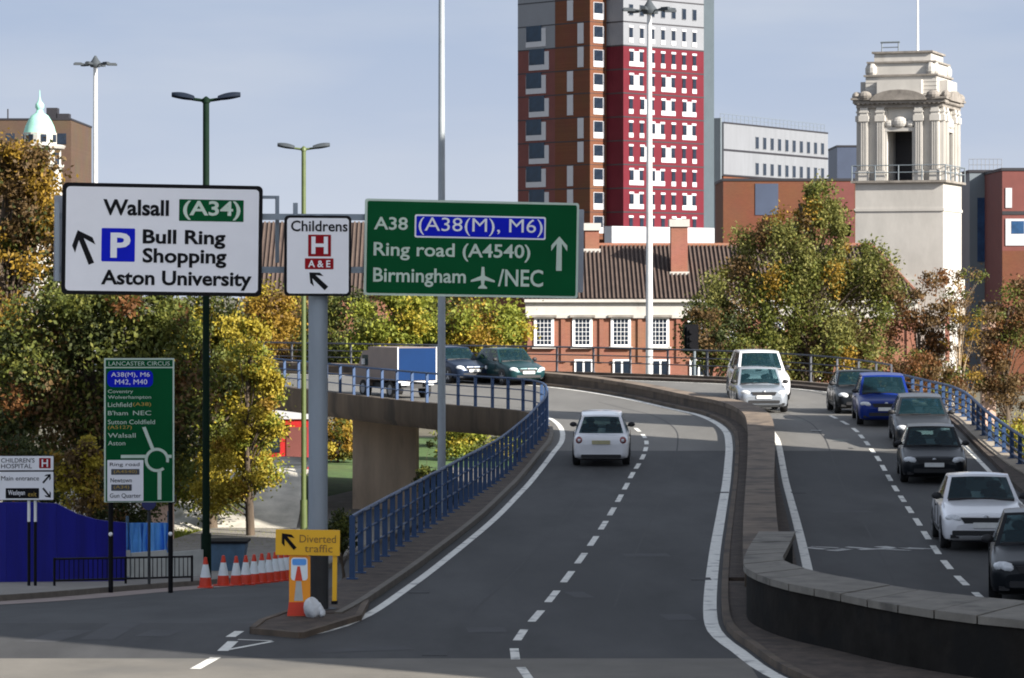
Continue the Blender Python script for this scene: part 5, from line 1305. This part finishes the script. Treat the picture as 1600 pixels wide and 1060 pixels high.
def ptree(name, label, px, d, lumps, mats, nleaf, leaf, seed, **kw):
    x = (px - 800) / FPX * d; z0 = kw.pop('z0', -3.3)
    ll = [lump(l_[0], l_[1], d, l_[2], l_[3], x, d, z0, dd=(l_[4] if len(l_) > 4 else 0)) for l_ in lumps]
    H = max(l_[2] + l_[5] for l_ in ll)
    return tree(name, label, x, d, z0, H, ll, mats, nleaf, leaf, seed, **kw)
g = 'trees around the flyover'
ptree('broadleaf_tree', 'tall amber topped tree at the left edge below the green dome', 20, 104, [(10, 420, 90, 190), (20, 290, 65, 85), (55, 330, 55, 70), (-20, 600, 90, 120)], [(L['brown'], 2), (L['amber'], 2), (L['dark'], 2), (L['olive'], 1)], 24000, .12, 11, trunk=.3, nl=110)
ptree('broadleaf_tree', 'dense dark green tree behind the tall green roundabout sign', 150, 100, [(150, 580, 130, 130), (240, 640, 90, 120), (60, 600, 90, 120), (180, 500, 110, 60)], [(L['dark'], 3), (L['olive'], 4), (L['rust'], 1), (L['brown'], 1)], 22000, .12, 12, trunk=.28, nl=120)
ptree('broadleaf_tree', 'green and gold tree right of the dark green lamp post', 330, 113, [(320, 560, 75, 90), (345, 690, 70, 100), (285, 680, 60, 110), (385, 650, 45, 95), (300, 500, 60, 50)], [(L['olive'], 3), (L['lime'], 2), (L['yellow'], 1.6), (L['dark'], 1)], 22000, .11, 13, trunk=.22, nl=110)
ptree('broadleaf_tree', 'bright yellow tree between the lamp posts in front of the flyover', 392, 109.5, [(385, 545, 38, 50), (400, 640, 40, 65), (385, 715, 48, 60), (415, 590, 28, 30), (345, 760, 40, 40)], [(L['yellow'], 4), (L['lime'], 2), (L['amber'], 1)], 10500, .095, 14, trunk=.14, nl=75)
ptree('shrub', 'straggly golden shrub above the blue hoarding beside the hospital sign', 128, 88, [(130, 760, 40, 45), (110, 735, 40, 30), (150, 720, 25, 50)], [(L['amber'], 2), (L['yellow'], 2), (L['brown'], 2)], 3600, .085, 15, trunk=.06, nl=46, cat='shrub')
ptree('shrub', 'low dark bush at the end of the blue fence behind the signpost', 535, 62, [(537, 832, 22, 30)], [(L['dark'], 3), (L['olive'], 1)], 1500, .05, 16, trunk=.04, nl=24, cat='shrub', z0=zl(62))
bgt = [(415, 176, [(415, 505, 45, 55), (400, 570, 45, 50)], [(L['rust'], 2), (L['brown'], 2), (L['amber'], 2), (L['yellow'], 1)], 'russet tree behind the flyover left of the grey signpost'),
       (540, 178, [(545, 520, 62, 62), (520, 590, 60, 60)], [(L['dark'], 3), (L['olive'], 2)], 'dark green tree behind the flyover right of the grey signpost'),
       (610, 172, [(615, 505, 60, 50), (600, 570, 55, 60), (640, 480, 40, 25)], [(L['lime'], 3), (L['yellow'], 1), (L['olive'], 2)], 'lime green tree behind the blue box van'),
       (690, 176, [(690, 515, 55, 55), (680, 590, 50, 50)], [(L['olive'], 2), (L['dark'], 2), (L['lime'], 1)], 'olive green tree behind the grey lamp mast'),
       (760, 172, [(765, 525, 58, 52), (750, 590, 55, 50), (805, 545, 25, 30)], [(L['lime'], 3), (L['amber'], 1), (L['yellow'], 1), (L['brown'], 1)], 'yellowish green tree at the left end of the brick building'),
       (470, 190, [(470, 520, 60, 60), (480, 600, 60, 60)], [(L['brown'], 2), (L['olive'], 2), (L['amber'], 1)], 'brownish tree behind the flyover hidden partly by the grey signpost')]
for i, (px, d, ll, mm, lab) in enumerate(bgt):
    ptree('broadleaf_tree', lab, px, d, ll, mm, 11000, .15, 30 + i, trunk=.2, nl=70)['group'] = g
ptree('willow_tree', 'large yellow green drooping tree in front of the stone tower', 1270, 172, [(1262, 318, 52, 48), (1235, 390, 95, 65), (1300, 480, 110, 95), (1190, 470, 105, 80), (1345, 460, 70, 85), (1265, 370, 85, 60), (1140, 500, 60, 60), (1290, 555, 110, 60), (1215, 545, 80, 60)], [(L['moss'], 5), (L['olive'], 4), (L['amber'], 1.6), (L['brown'], 1.4), (L['yellow'], .7)], 40000, .135, 51, trunk=.32, nl=230, droop=1.3, clump=.20)
ptree('broadleaf_tree', 'thin dark leaved tree before the brick building left of the willow', 1110, 160, [(1110, 520, 40, 50), (1140, 555, 40, 40)], [(L['dark'], 2), (L['brown'], 2), (L['olive'], 2)], 3200, .13, 52, trunk=.12, nl=40)
ptree('small_tree', 'rust coloured small tree right of the willow before the stone tower', 1440, 152, [(1430, 540, 45, 60), (1455, 480, 45, 60), (1470, 580, 45, 50)], [(L['rust'], 4), (L['brown'], 3)], 5200, .11, 53, trunk=.12, nl=75, clump=.25)
ptree('small_tree', 'thin pale branched tree against the foot of the stone tower', 1500, 146, [(1500, 560, 40, 90), (1510, 470, 35, 60), (1485, 620, 40, 40)], [(L['brown'], 2), (L['amber'], 1), (L['olive'], 1)], 2600, .09, 54, trunk=.10, nl=70, bark='palebark', clump=.25)
ptree('broadleaf_tree', 'bare brown tree at the right edge below the grey building', 1575, 150, [(1570, 480, 50, 60), (1580, 560, 50, 70), (1560, 640, 45, 60)], [(L['brown'], 4), (L['rust'], 2), (L['olive'], 1)], 7500, .11, 55, trunk=.16, nl=90, clump=.25)
ptree('shrub', 'low green bush behind the blue fence at the right edge', 1585, 128, [(1590, 690, 40, 35), (1560, 680, 30, 30)], [(L['lime'], 2), (L['olive'], 2), (L['yellow'], 1)], 3000, .09, 56, trunk=.05, nl=40, cat='shrub')
ptree('shrub', 'rust brown bush just behind the dark railing right of the willow', 1420, 140, [(1420, 580, 45, 35), (1460, 600, 50, 35)], [(L['rust'], 2), (L['brown'], 3), (L['olive'], 1)], 3600, .10, 57, trunk=.05, nl=46, cat='shrub')
ptree('shrub', 'sunlit lime bush seen through the gap right of the flyover pier', 735, 160, [(735, 690, 50, 40), (790, 700, 40, 30)], [(L['lime'], 3), (L['yellow'], 1), (L['olive'], 1)], 5000, .13, 61, trunk=.06, nl=46, cat='shrub')
ptree('shrub', 'golden bush seen left of the flyover pier beside the grey signpost', 528, 158, [(528, 700, 35, 45)], [(L['amber'], 2), (L['yellow'], 1), (L['olive'], 2)], 3600, .12, 62, trunk=.06, nl=40, cat='shrub')
ptree('shrub', 'dark green bush behind the blue fence right of the flyover pier', 668, 109, [(668, 740, 20, 60), (690, 770, 22, 40)], [(L['dark'], 3), (L['olive'], 2), (L['brown'], 1)], 3200, .075, 63, trunk=.05, nl=40, cat='shrub')
ptree('shrub', 'dark bush behind the hoarding between the hospital sign and the green map sign', 200, 97, [(205, 775, 45, 50), (160, 765, 40, 45)], [(L['dark'], 3), (L['olive'], 1), (L['brown'], 1)], 3600, .09, 64, trunk=.05, nl=46, cat='shrub')
ptree('shrub', 'dark bush at the left edge behind the hospital sign', 40, 96, [(30, 740, 60, 55), (80, 750, 40, 45)], [(L['dark'], 3), (L['olive'], 1), (L['rust'], .5)], 3600, .09, 65, trunk=.05, nl=46, cat='shrub')
